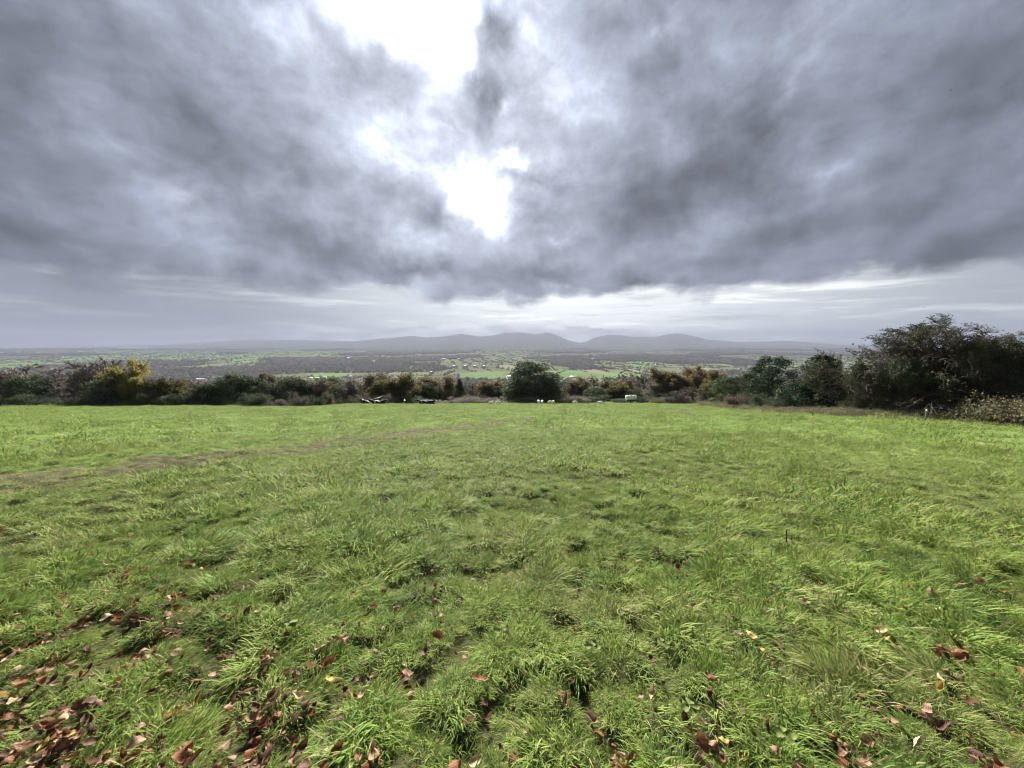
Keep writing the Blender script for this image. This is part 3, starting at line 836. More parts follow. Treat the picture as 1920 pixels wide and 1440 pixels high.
# bushes: the undergrowth closing the foot of the hedges
rb = random.Random(11)
x = -240
while x < 1330:
    w = rb.uniform(34, 62)
    i = int(np.clip((x + 400) // 1, 0, 1e9))
    ye = float(np.interp(x, [p[0] for p in far_px], far_xy[:, 1]))
    kind = 'bush'
    if 1165 < x < 1235: kind = 'bush'
    leaf = rb.choice([L_DARK, L_DARK, L_BROWN, L_GREY, L_OLIVE]) if x > 640 else rb.choice([L_DARK, L_DARK, L_BROWN, L_GREY])
    lab = {'dark_evergreen_leaves': 'dark green bush closing the foot of the far hedgerow',
           'withered_brown_leaves': 'withered brown bush at the foot of the far hedgerow',
           'grey_brown_sprays': 'pale grey-brown bush at the foot of the far hedgerow',
           'olive_leaves': 'olive bush at the foot of the far hedgerow'}[leaf.name]
    back = rb.uniform(3.0, 6.5) if x > 600 else rb.uniform(2.0, 5.0)
    if 1150 < x < 1225: back += 5
    plant('hedge_bush', kind, rb.randrange(4), x, rb.uniform(738, 750) if x > 640 else rb.uniform(732, 750), w, ye + back, leaf, lab, 'bushes along the foot of the far hedgerow', cat='bush')
    x += w * rb.uniform(0.6, 0.95)
# the right-hand hedge: bramble mounds and dark bushes in front of and under the trees
verge = [(1330, 752, 44), (1358, 754, 46), (1384, 758, 44), (1412, 760, 50), (1440, 764, 44), (1468, 765, 52), (1500, 764, 60), (1535, 764, 58), (1568, 762, 60), (1600, 763, 64), (1640, 768, 70), (1680, 772, 70), (1722, 774, 72), (1764, 774, 74), (1800, 770, 84), (1846, 764, 96), (1890, 744, 120), (1950, 742, 130), (2030, 745, 140)]
for k, (px, top, w) in enumerate(verge):
    edge_y = float(np.interp(px, [p[0] for p in hedge_px], hedge_xy[:, 1]))
    lab = 'pale tangled bramble mound on the verge under the right hedge'
    if k == 3: lab = 'rounded bramble hump sticking out into the pasture'
    if px == 1890: lab = 'tall pale bramble thicket in front of the flat-topped hawthorn'
    plant('bramble_bush', 'bramble', k % 3, px, top, w * 1.15, edge_y + (0.8 if k == 3 else 1.4), L_BRAMBLE, lab, 'brambles along the right-hand verge', cat='bush')
for k, (px, top, w, dy, leaf) in enumerate([(1395, 735, 70, 4, L_BROWN), (1425, 738, 66, 4, L_DARK), (1470, 735, 66, 4, L_DARK), (1590, 752, 50, 3.5, L_BROWN), (1625, 742, 50, 3, L_DARK), (1650, 738, 60, 3, L_DARK), (1680, 738, 80, 3.2, L_DARK), (1730, 735, 90, 3.2, L_BROWN), (1770, 730, 100, 3.2, L_DARK), (1815, 728, 110, 3.4, L_DARK), (1870, 725, 110, 3.6, L_BROWN), (1925, 720, 120, 3.6, L_DARK), (2000, 720, 130, 3.6, L_DARK)]):
    edge_y = float(np.interp(px, [p[0] for p in hedge_px], hedge_xy[:, 1]))
    plant('hedge_bush', 'bush', k % 2, px, top, w * 0.8, edge_y + dy, leaf, 'dark leafy bush under the trees of the right hedge' if leaf is L_DARK else 'brown withered bush under the trees of the right hedge', 'bushes under the right-hand hedge', TWIG_D, cat='bush')

# ------------------------------------------------------------------ farmland of the valley
GREEN_PX = [(862, 975, 696, 713), (1040, 1190, 697, 709), (180, 330, 657, 672), (330, 420, 661, 671), (0, 90, 676, 690), (120, 330, 669, 675), (480, 620, 658, 672), (560, 680, 698, 706), (240, 300, 690, 697), (1180, 1230, 680, 690), (1250, 1330, 740, 741), (430, 480, 664, 680)]
def to_px(X, Y, Z):
    cp, sp = math.cos(PITCH), math.sin(PITCH)
    zz = Z - CAM_H
    f = Y * cp - zz * sp; u = Y * sp + zz * cp
    return 960 + F_PX * X / f, 720 - F_PX * u / f

def build_valley():
    rng = np.random.default_rng(77)
    ang = 0.16
    ca, sa = math.cos(ang), math.sin(ang)
    S = 190.0
    nx = int(30000 / S); ny = int(9300 / (S * 1.15))
    gx = (np.arange(nx + 1) - nx / 2) * S
    gy = 150 + np.arange(ny + 1) * S * 1.15
    GX, GY = np.meshgrid(gx, gy, indexing='ij')
    GX = GX + rng.normal(0, 34, GX.shape); GY = GY + rng.normal(0, 36, GY.shape)
    PX = GX * ca - GY * sa; PY = GX * sa + GY * ca
    V = []; F = []; cols = []; base = 0; hedges = []; woods = []
    pal = [((0.092, 0.108, 0.064), 4), ((0.082, 0.092, 0.060), 4), ((0.115, 0.122, 0.082), 3), ((0.165, 0.155, 0.115), 2), ((0.115, 0.102, 0.082), 3), ((0.085, 0.085, 0.062), 4)]
    pw = np.array([p[1] for p in pal], float); pw /= pw.sum()
    k = 5
    t = np.linspace(0, 1, k)
    for i in range(nx):
        for j in range(ny):
            q = [np.array([PX[a, b], PY[a, b]]) for a, b in ((i, j), (i + 1, j), (i + 1, j + 1), (i, j + 1))]
            c = sum(q) / 4
            if c[1] < 170 or abs(c[0]) > c[1] * 1.75 + 250 or c[1] > 9000: continue
            px, py = to_px(c[0], c[1], float(land(c[0], c[1])))
            bright = any(a - 4 < px < b + 4 and e - 0.5 < py < f + 0.5 for a, b, e, f in GREEN_PX)
            wood = fbm(c[0] / 800, c[1] / 1100, 91, 3)
            wooded = (not bright) and (wood > 0.57 or (c[1] < 1150 and rng.random() < 0.6) or (500 < px < 800 and 672 < py < 700))
            # some parcels are halved by another hedge
            parts = [(0.0, 0.5), (0.5, 1.0)] if (rng.random() < 0.4 and not wooded and not bright) else [(0.0, 1.0)]
            for (a0, a1) in parts:
                Q = [q[0] + (q[1] - q[0]) * a0, q[0] + (q[1] - q[0]) * a1, q[3] + (q[2] - q[3]) * a1, q[3] + (q[2] - q[3]) * a0]
                U, W = np.meshgrid(t, t, indexing='ij')
                P = (1 - U)[..., None] * (1 - W)[..., None] * Q[0] + U[..., None] * (1 - W)[..., None] * Q[1] + U[..., None] * W[..., None] * Q[2] + (1 - U)[..., None] * W[..., None] * Q[3]
                Z = land(P[..., 0], P[..., 1]) + 0.5
                V.append(np.concatenate([P, Z[..., None]], -1).reshape(-1, 3))
                ii = np.arange(k - 1)[:, None] * k; jj = np.arange(k - 1)[None]
                a = base + ii + jj
                F.append(np.stack([a, a + k, a + k + 1, a + 1], -1).reshape(-1, 4)); base += k * k
                if bright: col = np.array([0.105, 0.165, 0.065]) * rng.uniform(0.85, 1.1)
                elif wooded: col = np.array([0.07, 0.065, 0.045])
                else: col = np.array(pal[rng.choice(len(pal), p=pw)][0]) * rng.uniform(0.85, 1.15)
                cols.append(np.tile(np.append(col, 1), ((k - 1) ** 2, 1)))
                hedges.append((Q[0], Q[1])); hedges.append((Q[0], Q[3]))
            if wooded: woods.append((q, c))
    m, gg = new_mat('farmland')
    at = gg.new('ShaderNodeVertexColor', layer_name='field')
    pos = gg.new('ShaderNodeTexCoord').outputs['Object']
    n = gg.noise(pos, 0.02, 5, 0.6)
    c = gg.mix(gg.m('MULTIPLY', n, 0.5), at.outputs[0], (0.075, 0.085, 0.035))
    finish(m, gg, principled(gg, c, 0.9, 0.0))
    me = mesh_np('farmland', np.vstack(V), [np.vstack(F)], [m], smooth=True)
    ca_ = me.color_attributes.new('field', 'FLOAT_COLOR', 'CORNER')
    ca_.data.foreach_set('color', np.repeat(np.vstack(cols), 4, 0).astype(np.float32).ravel())
    obj('farmland', me, kind='structure')
    # --- hedgerow and woodland crowns
    P = []; H = []
    for a, b in hedges:
        L = np.linalg.norm(b - a); r = math.hypot(*a)
        step = 5.0 + r * 0.0014
        n_ = int(L / step)
        dens = 0.55 + 0.6 * vnoise(a[0] / 500, a[1] / 500, 4)
        for s in range(n_):
            if rng.random() > dens: continue
            p = a + (b - a) * (s + rng.random()) / n_ + rng.normal(0, 1.2, 2)
            tall = rng.random() < 0.35
            P.append(p); H.append(rng.uniform(7, 12) if tall else rng.uniform(2.5, 5))
    for q, c in woods:
        r = math.hypot(*c)
        n_ = int(np.clip(260 * 900.0 / max(r, 500), 60, 420))
        u, w = rng.random(n_), rng.random(n_)
        pp = ((1 - u) * (1 - w))[:, None] * q[0] + (u * (1 - w))[:, None] * q[1] + (u * w)[:, None] * q[2] + ((1 - u) * w)[:, None] * q[3]
        P += list(pp); H += list(rng.uniform(6, 12, n_) * (1 + min(1.2, r / 5000)))
    # trees down the slope just behind the pasture
    n_ = 2600
    yy = rng.uniform(125, 560, n_); xx = rng.uniform(-1.5, 1.5, n_) * yy
    P += list(np.stack([xx, yy], -1)); H += list(rng.uniform(5, 10, n_))
    P = np.array(P); H = np.array(H)
    keep = (P[:, 1] > 118) & (np.abs(P[:, 0]) < P[:, 1] * 1.6 + 60)
    px, py = to_px(P[:, 0], P[:, 1], land(P[:, 0], P[:, 1]))
    for a, b, e, f in GREEN_PX[:2] + GREEN_PX[7:8]:
        keep &= ~((px > a) & (px < b) & (py > e + 1.5) & (py < f - 1))
    P = P[keep]; H = H[keep]
    Z = land(P[:, 0], P[:, 1])
    # crown sources: lumpy heads of sprays, 1 m tall
    srcs = []
    cm = []
    for nm, cols_ in (('valley_wood_brown', [(0.105, 0.092, 0.078), (0.145, 0.125, 0.105), (0.125, 0.112, 0.088)]), ('valley_wood_grey', [(0.115, 0.108, 0.098), (0.16, 0.148, 0.13)]),
                      ('valley_wood_green', [(0.045, 0.062, 0.034), (0.07, 0.086, 0.045), (0.085, 0.09, 0.052)]), ('valley_wood_rust', [(0.13, 0.085, 0.045), (0.11, 0.09, 0.05)])):
        cm.append(foliage(nm, cols_, 0.2, 0.8, 0.1))
    for i in range(8):
        r2 = np.random.default_rng(300 + i)
        C = []; N = []
        for k2 in range(9):
            c = np.array([r2.normal(0, 0.22), r2.normal(0, 0.22), r2.uniform(0.25, 0.80)]); lr = r2.uniform(0.14, 0.26)
            d = r2.normal(0, 1, (26, 3)); d /= np.linalg.norm(d, axis=1)[:, None]
            C.append(c + d * lr); N.append(d)
        v, f = leaf_quads(r2, np.vstack(C), 0.085, N=np.vstack(N), spread=0.5)
        tv, tf = tubes([(np.array([[0, 0, -0.1], [0.01, 0, 0.5]]), np.array([0.03, 0.015]), 3)], SIDES)
        srcs.append(mesh_np('valley_crown', np.vstack([v, tv]), [f, tf + len(v)], [cm[(0, 1, 2, 0, 1, 2, 3, 0)[i]]]))
    coll = source_collection('valley_crown', srcs)
    n_ = len(P)
    zone = fbm(P[:, 0] / 600, P[:, 1] / 600, 12, 2)
    pick = rng.choice(8, n_, p=np.array([4, 3, 2, 4, 3, 2, 0.8, 3]) / 21.8)
    W = H * rng.uniform(0.8, 1.35, n_) * np.clip(0.9 + np.hypot(P[:, 0], P[:, 1]) / 7000, 0.9, 1.8)
    scatter('valley_woodland', np.column_stack([P, Z - 0.2]), np.column_stack([np.zeros(n_), np.zeros(n_), rng.uniform(0, 6.28, n_)]), np.column_stack([W, W, H]), pick, np.zeros(n_), coll,
            'grey-brown woods and hedgerows spread over the valley floor', 'woodland')
    print('valley crowns', n_)
build_valley()

# ------------------------------------------------------------------ houses and barns in the valley
WALL_W = plain('white_render', (0.78, 0.77, 0.74), 0.8, 0.2, 0.06, 0.6)
WALL_C = plain('cream_render', (0.62, 0.57, 0.48), 0.8, 0.2, 0.08, 0.6)
ROOF_S = plain('slate_roof', (0.10, 0.105, 0.12), 0.6, 0.3, 0.2, 1.5)
ROOF_T = plain('pale_sheet_roof', (0.62, 0.64, 0.66), 0.45, 0.4, 0.1, 0.8)
ROOF_R = plain('rusty_sheet_roof', (0.20, 0.10, 0.07), 0.7, 0.2, 0.25, 0.8)
GLASS_D = plain('dark_window_glass', (0.03, 0.035, 0.045), 0.15, 0.5, 0.1, 2.0)

def box_vf(x0, x1, y0, y1, z0, z1):
    V = [(x0, y0, z0), (x1, y0, z0), (x1, y1, z0), (x0, y1, z0), (x0, y0, z1), (x1, y0, z1), (x1, y1, z1), (x0, y1, z1)]
    F = [(0, 3, 2, 1), (4, 5, 6, 7), (0, 1, 5, 4), (1, 2, 6, 5), (2, 3, 7, 6), (3, 0, 4, 7)]
    return np.array(V, float), np.array(F)

def join(parts):
    V = []; Fs = []; n = 0
    for v, f in parts:
        V.append(v); Fs.append(np.asarray(f) + n); n += len(v)
    return np.vstack(V), Fs

HM = {}
def house_meshes(kind):
    if kind in HM: return HM[kind]
    L, Wd, h, p = {'house': (13, 7.5, 4.6, 3.2), 'barn': (24, 13, 5.2, 2.4), 'shed': (16, 9, 3.8, 1.6)}[kind]
    v = np.array([(-L/2, -Wd/2, -3), (L/2, -Wd/2, -3), (L/2, Wd/2, -3), (-L/2, Wd/2, -3), (-L/2, -Wd/2, h), (L/2, -Wd/2, h), (L/2, Wd/2, h), (-L/2, Wd/2, h), (-L/2, 0, h+p), (L/2, 0, h+p)], float)
    wall = mesh_np('wall', v, [np.array([(0, 1, 5, 4), (2, 3, 7, 6)]), np.array([(1, 2, 6), (1, 6, 5), (5, 6, 9), (3, 0, 4), (3, 4, 7), (7, 4, 8)])], [WALL_W])
    o = 0.5; sl = p / (Wd / 2); zt = h + p + 0.18; ze = h - o * sl + 0.18
    rv = np.array([(-L/2-o, -Wd/2-o, ze), (L/2+o, -Wd/2-o, ze), (L/2+o, 0, zt), (-L/2-o, 0, zt), (L/2+o, Wd/2+o, ze), (-L/2-o, Wd/2+o, ze)], float)
    rv = np.vstack([rv, rv - [0, 0, 0.15]])
    roof = mesh_np('roof', rv, [np.array([(0, 1, 2, 3), (3, 2, 4, 5), (9, 8, 7, 6), (11, 10, 8, 9), (0, 6, 7, 1), (4, 10, 11, 5), (1, 7, 8, 2), (2, 8, 10, 4), (3, 9, 6, 0), (5, 11, 9, 3)])], [ROOF_S])
    ch = [mesh_np('chimney', *(lambda a: (a[0], [a[1]]))(box_vf(s * (L/2 - 0.9) - 0.5, s * (L/2 - 0.9) + 0.5, -0.45, 0.45, h + p - 0.5, h + p + 1.3)), [WALL_W]) for s in (-1, 1)] if kind == 'house' else []
    wn = []
    if kind == 'house':
        for xx in (-4.4, -1.6, 1.6, 4.4):
            wn.append(mesh_np('window', *(lambda a: (a[0], [a[1]]))(box_vf(xx - 0.6, xx + 0.6, -Wd/2 - 0.06, -Wd/2 + 0.1, 1.2, 2.8)), [GLASS_D]))
    else:
        wn.append(mesh_np('door', *(lambda a: (a[0], [a[1]]))(box_vf(-2.2, 2.2, -Wd/2 - 0.08, -Wd/2 + 0.1, -3, 3.6)), [ROOF_R]))
    HM[kind] = (wall, roof, ch, wn)
    return HM[kind]

houses = [  # px, py, width px, kind, roof, label
    (343, 692, 14, 'house', ROOF_S, 'white farmhouse standing alone right of the yellow tree top'), (352, 691, 8, 'house', ROOF_S, 'small white house beside the lone white farmhouse'),
    (377, 715, 17, 'barn', ROOF_T, 'long white barn above the left hedgerow'), (407, 711, 14, 'barn', ROOF_T, 'long pale barn just right of the long white barn'),
    (392, 676, 7, 'house', ROOF_S, 'small far white house above the pale barns'), (230, 666, 9, 'house', ROOF_S, 'white house on the pale green field beyond the yellow tree'),
    (216, 671, 10, 'house', ROOF_S, 'white house near the field edge beyond the yellow tree'), (115, 671, 8, 'house', ROOF_S, 'far white house beyond the bare brown clump'), (5, 662, 9, 'barn', ROOF_T, 'far pale shed out on the open plain'),
    (569, 711, 6, 'shed', ROOF_T, 'small white end shed of the farmyard below the green field'), (581, 710, 8, 'shed', ROOF_T, 'white shed second in the farmyard row'),
    (594, 710, 8, 'barn', ROOF_T, 'white barn in the middle of the farmyard row'), (606, 710, 11, 'barn', ROOF_R, 'rusty barn at the right end of the farmyard row'),
    (655, 710, 9, 'house', ROOF_S, 'white house right of the farmyard row'), (808, 700, 6, 'house', ROOF_S, 'small white house left of the bright green field'),
    (852, 689, 7, 'house', ROOF_S, 'first white house of the row beyond the bright green field'), (872, 689, 9, 'house', ROOF_S, 'second white house of the row beyond the bright green field'),
    (890, 689, 9, 'house', ROOF_S, 'third white house of the row beyond the bright green field'), (908, 689, 9, 'house', ROOF_S, 'last white house of the row beyond the bright green field'),
    (832, 675, 9, 'barn', ROOF_R, 'far dark-roofed barn beyond the row of houses'), (860, 675, 8, 'house', ROOF_S, 'far white house beside the dark-roofed barn'), (655, 673, 9, 'barn', ROOF_T, 'far pale shed amid the brown woods'),
    (958, 709, 15, 'barn', ROOF_T, 'grey barn just left of the big dark tree'), (1075, 709, 13, 'barn', ROOF_T, 'pale barn between big dark tree and orange tree'),
    (1112, 675, 10, 'house', ROOF_S, 'far white house under the mountain gap'), (1125, 690, 6, 'house', ROOF_S, 'small white house below the mountain gap'),
    (1204, 681, 7, 'house', ROOF_S, 'far white house above the tanker'), (1232, 684, 6, 'house', ROOF_S, 'far white house above the yellow-olive tree'),
    (1328, 699, 6, 'house', ROOF_S, 'white house showing between the orange trees'), (1383, 698, 9, 'barn', ROOF_T, 'white barn between orange trees and pine'), (1388, 693, 5, 'house', ROOF_S, 'tall pale house beside the white barn near the pine'),
    (1570, 699, 7, 'house', ROOF_S, 'far white house between conical evergreen and hawthorns'), (1577, 720, 9, 'house', ROOF_S, 'white house low in the gap before the hawthorns'),
    (470, 655, 6, 'house', ROOF_S, 'very far white house on the plain under the left end of the hills'), (150, 660, 8, 'barn', ROOF_T, 'very far pale shed on the hazy plain'),
    (520, 690, 6, 'house', ROOF_S, 'small white house amid the woods left of the farmyard'), (700, 680, 6, 'house', ROOF_S, 'small white house amid the brown woods')]
rh = random.Random(3)
for px, py, w, kind, roof, lab in houses:
    p = seen(px, py)
    wall, rf, ch, wn = house_meshes(kind)
    size = w / F_PX * p.y / {'house': 13, 'barn': 24, 'shed': 16}[kind]
    size = max(0.7, min(1.7, size))
    e = obj({'house': 'farmhouse', 'barn': 'barn', 'shed': 'shed'}[kind], None, label=lab, cat={'house': 'house', 'barn': 'barn', 'shed': 'shed'}[kind], group='farm buildings in the valley', loc=p, rz=rh.uniform(-0.5, 0.5))
    e.scale = (size,) * 3
    obj('wall', wall, e)
    r = obj('roof', rf, e); r.material_slots[0].link = 'OBJECT'; r.material_slots[0].material = roof
    for c in ch: obj('chimney', c, r)
    for c in wn: obj(c.name.split('.')[0], c, e)

# ------------------------------------------------------------------ animals
def skinned(name, verts, edges, radii, mat, sub=2):
    me = bpy.data.meshes.new(name)
    me.from_pydata(verts, edges, [])
    o = bpy.data.objects.new(name, me); COL.objects.link(o)
    sk = o.modifiers.new('skin', 'SKIN'); sk.use_smooth_shade = True
    for i, sv in enumerate(me.skin_vertices[0].data):
        r = radii[i]; sv.radius = (r, r) if not isinstance(r, tuple) else r
        sv.use_root = (i == 0)
    ss = o.modifiers.new('sub', 'SUBSURF'); ss.levels = sub
    dg = bpy.context.evaluated_depsgraph_get(); dg.update()
    out = bpy.data.meshes.new_from_object(o.evaluated_get(dg))
    bpy.data.objects.remove(o)
    out.name = name
    out.materials.clear(); out.materials.append(mat)
    for p in out.polygons: p.use_smooth = True
    return out

def coat(name, dark, light, thr, scale):
    m, gg = new_mat(name)
    t = gg.new('ShaderNodeTexCoord').outputs['Object']
    oi = gg.new('ShaderNodeObjectInfo').outputs['Random']
    t2 = gg.vm('ADD', t, gg.comb(gg.m('MULTIPLY', oi, 13.0), gg.m('MULTIPLY', oi, 7.0), 0.0))
    c = gg.mix(gg.smooth(gg.noise(t2, scale, 2, 0.4), thr - 0.02, thr + 0.02), light, dark)
    return finish(m, gg, principled(gg, c, 0.8, 0.2))
COW = coat('black_and_white_hide', (0.012, 0.011, 0.011), (0.75, 0.73, 0.70), 0.40, 1.5)
COWD = coat('mostly_black_hide', (0.012, 0.011, 0.011), (0.70, 0.68, 0.65), 0.36, 1.4)
FLEECE = plain('fleece', (0.80, 0.77, 0.70), 0.95, 0.05, 0.12, 8.0)
FACE_D = plain('black_face_skin', (0.02, 0.018, 0.018), 0.8, 0.2, 0.2, 8.0)
HORN = plain('ear_skin', (0.05, 0.04, 0.04), 0.8, 0.2, 0.2, 8.0)

# cow standing: x forward, shoulders 1.4 m high
cow_v = [(-0.75, 0, 1.08), (-0.35, 0, 1.02), (0.15, 0, 1.0), (0.6, 0, 1.05), (0.95, 0, 1.22), (1.2, 0, 1.38), (1.42, 0, 1.30), (1.66, 0, 1.14),
         (-0.72, 0.2, 0.80), (-0.66, 0.22, 0.55), (-0.80, 0.22, 0.42), (-0.76, 0.22, 0.03), (-0.72, -0.2, 0.80), (-0.60, -0.22, 0.55), (-0.72, -0.22, 0.42), (-0.66, -0.22, 0.03),
         (0.62, 0.18, 0.75), (0.64, 0.2, 0.42), (0.64, 0.2, 0.03), (0.62, -0.18, 0.75), (0.60, -0.2, 0.42), (0.58, -0.2, 0.03), (-0.98, 0, 1.18), (-1.06, 0, 0.95), (-1.05, 0, 0.45)]
cow_e = [(0, 1), (1, 2), (2, 3), (3, 4), (4, 5), (5, 6), (6, 7), (0, 8), (8, 9), (9, 10), (10, 11), (0, 12), (12, 13), (13, 14), (14, 15), (3, 16), (16, 17), (17, 18), (3, 19), (19, 20), (20, 21), (0, 22), (22, 23), (23, 24)]
cow_r = [.33, .38, .38, .34, .22, .17, .15, .09] + [.17, .09, .07, .06] * 2 + [.13, .07, .06] * 2 + [.06, .025, .03]
cow_stand = skinned('cow_body', cow_v, cow_e, cow_r, COW)
# cow lying: legs folded
lie_v = [(-0.75, 0, 0.38), (-0.35, 0, 0.44), (0.15, 0, 0.44), (0.6, 0, 0.46), (0.95, 0, 0.66), (1.15, 0, 0.86), (1.36, 0, 0.82), (1.60, 0, 0.68),
         (-0.55, 0.34, 0.24), (-0.15, 0.48, 0.18), (-0.55, 0.56, 0.07), (-0.55, -0.32, 0.22), (-0.10, -0.42, 0.16), (-0.45, -0.5, 0.07),
         (0.72, 0.26, 0.24), (1.0, 0.28, 0.10), (0.65, 0.34, 0.06), (0.70, -0.26, 0.24), (0.98, -0.28, 0.10), (0.66, -0.32, 0.06), (-1.0, 0.05, 0.36), (-1.05, 0.25, 0.08)]
lie_e = [(0, 1), (1, 2), (2, 3), (3, 4), (4, 5), (5, 6), (6, 7), (0, 8), (8, 9), (9, 10), (0, 11), (11, 12), (12, 13), (3, 14), (14, 15), (15, 16), (3, 17), (17, 18), (18, 19), (0, 20), (20, 21)]
lie_r = [.33, .40, .40, .34, .22, .17, .15, .09] + [.17, .10, .06] * 2 + [.12, .07, .05] * 2 + [.06, .03]
cow_lie = skinned('cow_body', lie_v, lie_e, lie_r, COW)
sh_v = [(-0.42, 0, 0.60), (-0.15, 0, 0.60), (0.15, 0, 0.60), (0.36, 0, 0.64), (0.52, 0, 0.76), (0.62, 0, 0.80), (0.80, 0, 0.70), (-0.40, .13, .36), (-0.44, .14, .2), (-0.40, .14, .02), (-0.40, -.13, .36), (-0.44, -.14, .2), (-0.38, -.14, .02),
        (0.32, .12, .36), (0.32, .12, .02), (0.32, -.12, .36), (0.30, -.12, .02), (-0.58, 0, 0.60), (-0.62, 0, 0.45)]
sh_e = [(0, 1), (1, 2), (2, 3), (3, 4), (4, 5), (5, 6), (0, 7), (7, 8), (8, 9), (0, 10), (10, 11), (11, 12), (3, 13), (13, 14), (3, 15), (15, 16), (0, 17), (17, 18)]
sh_r = [.26, .30, .30, .25, .15, .11, .06, .10, .05, .04, .10, .05, .04, .09, .04, .09, .04, .06, .04]
sheep_me = skinned('sheep_body', sh_v, sh_e, sh_r, FLEECE)
gz_v = [list(v) for v in sh_v]; gz_v[4] = (0.56, 0, 0.52); gz_v[5] = (0.64, 0, 0.34); gz_v[6] = (0.76, 0, 0.14)
sheep_gz = skinned('sheep_body', gz_v, sh_e, sh_r, FLEECE)

def ear_mesh(size):
    s = size
    V = np.array([(0, 0, 0), (s, .25 * s, .1 * s), (1.5 * s, 0, 0), (s, -.25 * s, -.05 * s), (s * .8, 0, .22 * s)])
    return mesh_np('ear', V, [np.array([(0, 1, 4), (1, 2, 4), (2, 3, 4), (3, 0, 4), (0, 3, 1), (1, 3, 2)])], [HORN])
EAR_C, EAR_S = ear_mesh(0.12), ear_mesh(0.07)

def face_mesh(a, b, r0, r1):
    a, b = np.array(a), np.array(b)
    t = np.linspace(0, 1, 5)
    pts = a + (b - a) * t[:, None]
    rad = np.interp(t, [0, 0.25, 0.7, 0.92, 1], [r0 * 0.2, r0, r1 * 1.1, r1, 0.01])
    v, f = tubes([(pts, rad, 0)], lambda l: 8)
    return mesh_np('face', v, [f], [FACE_D], smooth=True)

def animal(name, me, px, py, width, rz, label, cat, group, ears, mat=None, sink=0.0, face=None):
    d = ray(px, py); k = d.x / d.y                     # on its line of sight, at the far edge of the pasture
    y = 70.0
    for _ in range(4): y = float(y_far(k * y)) + width
    x = k * y
    e = obj(name, me, label=label, cat=cat, group=group, loc=(x, y, float(ground_z(x, y)) - sink), rz=rz)
    e.scale = ((0.85 if cat == 'cow' else 0.75),) * 3
    if mat:
        e.material_slots[0].link = 'OBJECT'; e.material_slots[0].material = mat
    (hx, hz), em = ears
    for s in (-1, 1):
        k = obj('ear', em, e); k.location = (hx, s * 0.10 * (1 if em is EAR_C else .7), hz); k.rotation_euler = (0.0, -0.1, s * 1.5)
    if face:
        obj('face', face, e)
    return e
GC = 'cattle resting at the far edge of the pasture'
ES, EL = ((1.22, 1.46), EAR_C), ((1.17, 0.95), EAR_C)
animal('cow', cow_lie, 597, 762, 1.5, 2.9, 'mostly hidden black cow lying behind the rise, left of the spotted cow', 'cow', GC, EL, COWD)
animal('cow', cow_lie, 612, 762, 1.0, 0.2, 'black cow with white face lying behind the rise beside the spotted cow', 'cow', GC, EL, COWD)
animal('cow', cow_stand, 632, 762, 1.5, 0.25, 'white cow with black patches standing apart behind the rise', 'cow', GC, ES, COW, 0.0)
animal('cow', cow_lie, 686, 760, -1.5, 2.7, 'black cow with a white patch lying alone left of the trio', 'cow', GC, EL, COWD)
animal('cow', cow_lie, 706, 761.5, -3, 3.0, 'black and white cow lying in front of its companions', 'cow', GC, EL, COW)
animal('cow', cow_lie, 713, 759.5, -1.5, 0.1, 'black cow lying right behind the black and white cow', 'cow', GC, EL, COWD)
animal('cow', cow_stand, 709, 758, -1.0, 1.2, 'black cow standing behind the lying pair', 'cow', GC, ES, COWD)
animal('cow', cow_lie, 795, 759.5, -1.5, 3.2, 'black cow lying back to back, left of the pair', 'cow', GC, EL, COWD)
animal('cow', cow_lie, 806, 759.5, -1.5, -0.1, 'black cow lying back to back, right of the pair', 'cow', GC, EL, COWD)
animal('cow', cow_stand, 759, 757.5, 0, 1.9, 'small far calf standing by the pale bush', 'cow', GC, ES, COW).scale = (0.55,) * 3
GS = 'sheep grazing in front of the far hedgerow'
fs = face_mesh((0.56, 0, 0.80), (0.86, 0, 0.68), 0.09, 0.055)
fg = face_mesh((0.61, 0, 0.38), (0.79, 0, 0.10), 0.09, 0.055)
for px, py, rz, gr, lab in [(921, 763.5, 2.9, 1, 'left one of two white sheep grazing together in the open'), (933.5, 763, 0.4, 1, 'right one of two white sheep grazing together in the open'),
                        (1010, 758.0, 1.7, 0, 'left one of two white sheep under the big dark tree'), (1016.5, 757.8, 1.4, 0, 'right one of two white sheep under the big dark tree'),
                        (1031.5, 757.8, 0.2, 1, 'white sheep beside the black-faced sheep under the big dark tree'), (1037.5, 758.8, -1.5, 0, 'black-faced sheep looking out from under the big dark tree'),
                        (1078.5, 758.4, 3.0, 1, 'lone white sheep in front of the bright orange tree'), (1126, 762.5, -0.5, 1, 'lone white sheep nearest the tanker, out on the grass')]:
    a = animal('sheep', sheep_gz if gr else sheep_me, px, py, {763.5: -9.0, 763: -8.5, 762.5: -8.0}.get(py, -5.0), rz, lab, 'sheep', GS, (((0.62, 0.40) if gr else (0.6, 0.86)), EAR_S), None, 0.0, fg if gr else fs)

# ------------------------------------------------------------------ the water tanker and trough
def lathe(profile, n=28, axis='x', arc=None):
    pr = np.array(profile, float); a = np.arange(n) * 2 * math.pi / n
    V = np.stack([np.repeat(pr[:, 0], n), np.outer(pr[:, 1], np.cos(a)).ravel(), np.outer(pr[:, 1], np.sin(a)).ravel()], -1)
    if axis == 'y': V = V[:, [1, 0, 2]]
    i = np.arange(len(pr) - 1)[:, None] * n; j = np.arange(n)[None]
    p = i + j; q = i + (j + 1) % n
    return V, np.stack([p, q, q + n, p + n], -1).reshape(-1, 4)

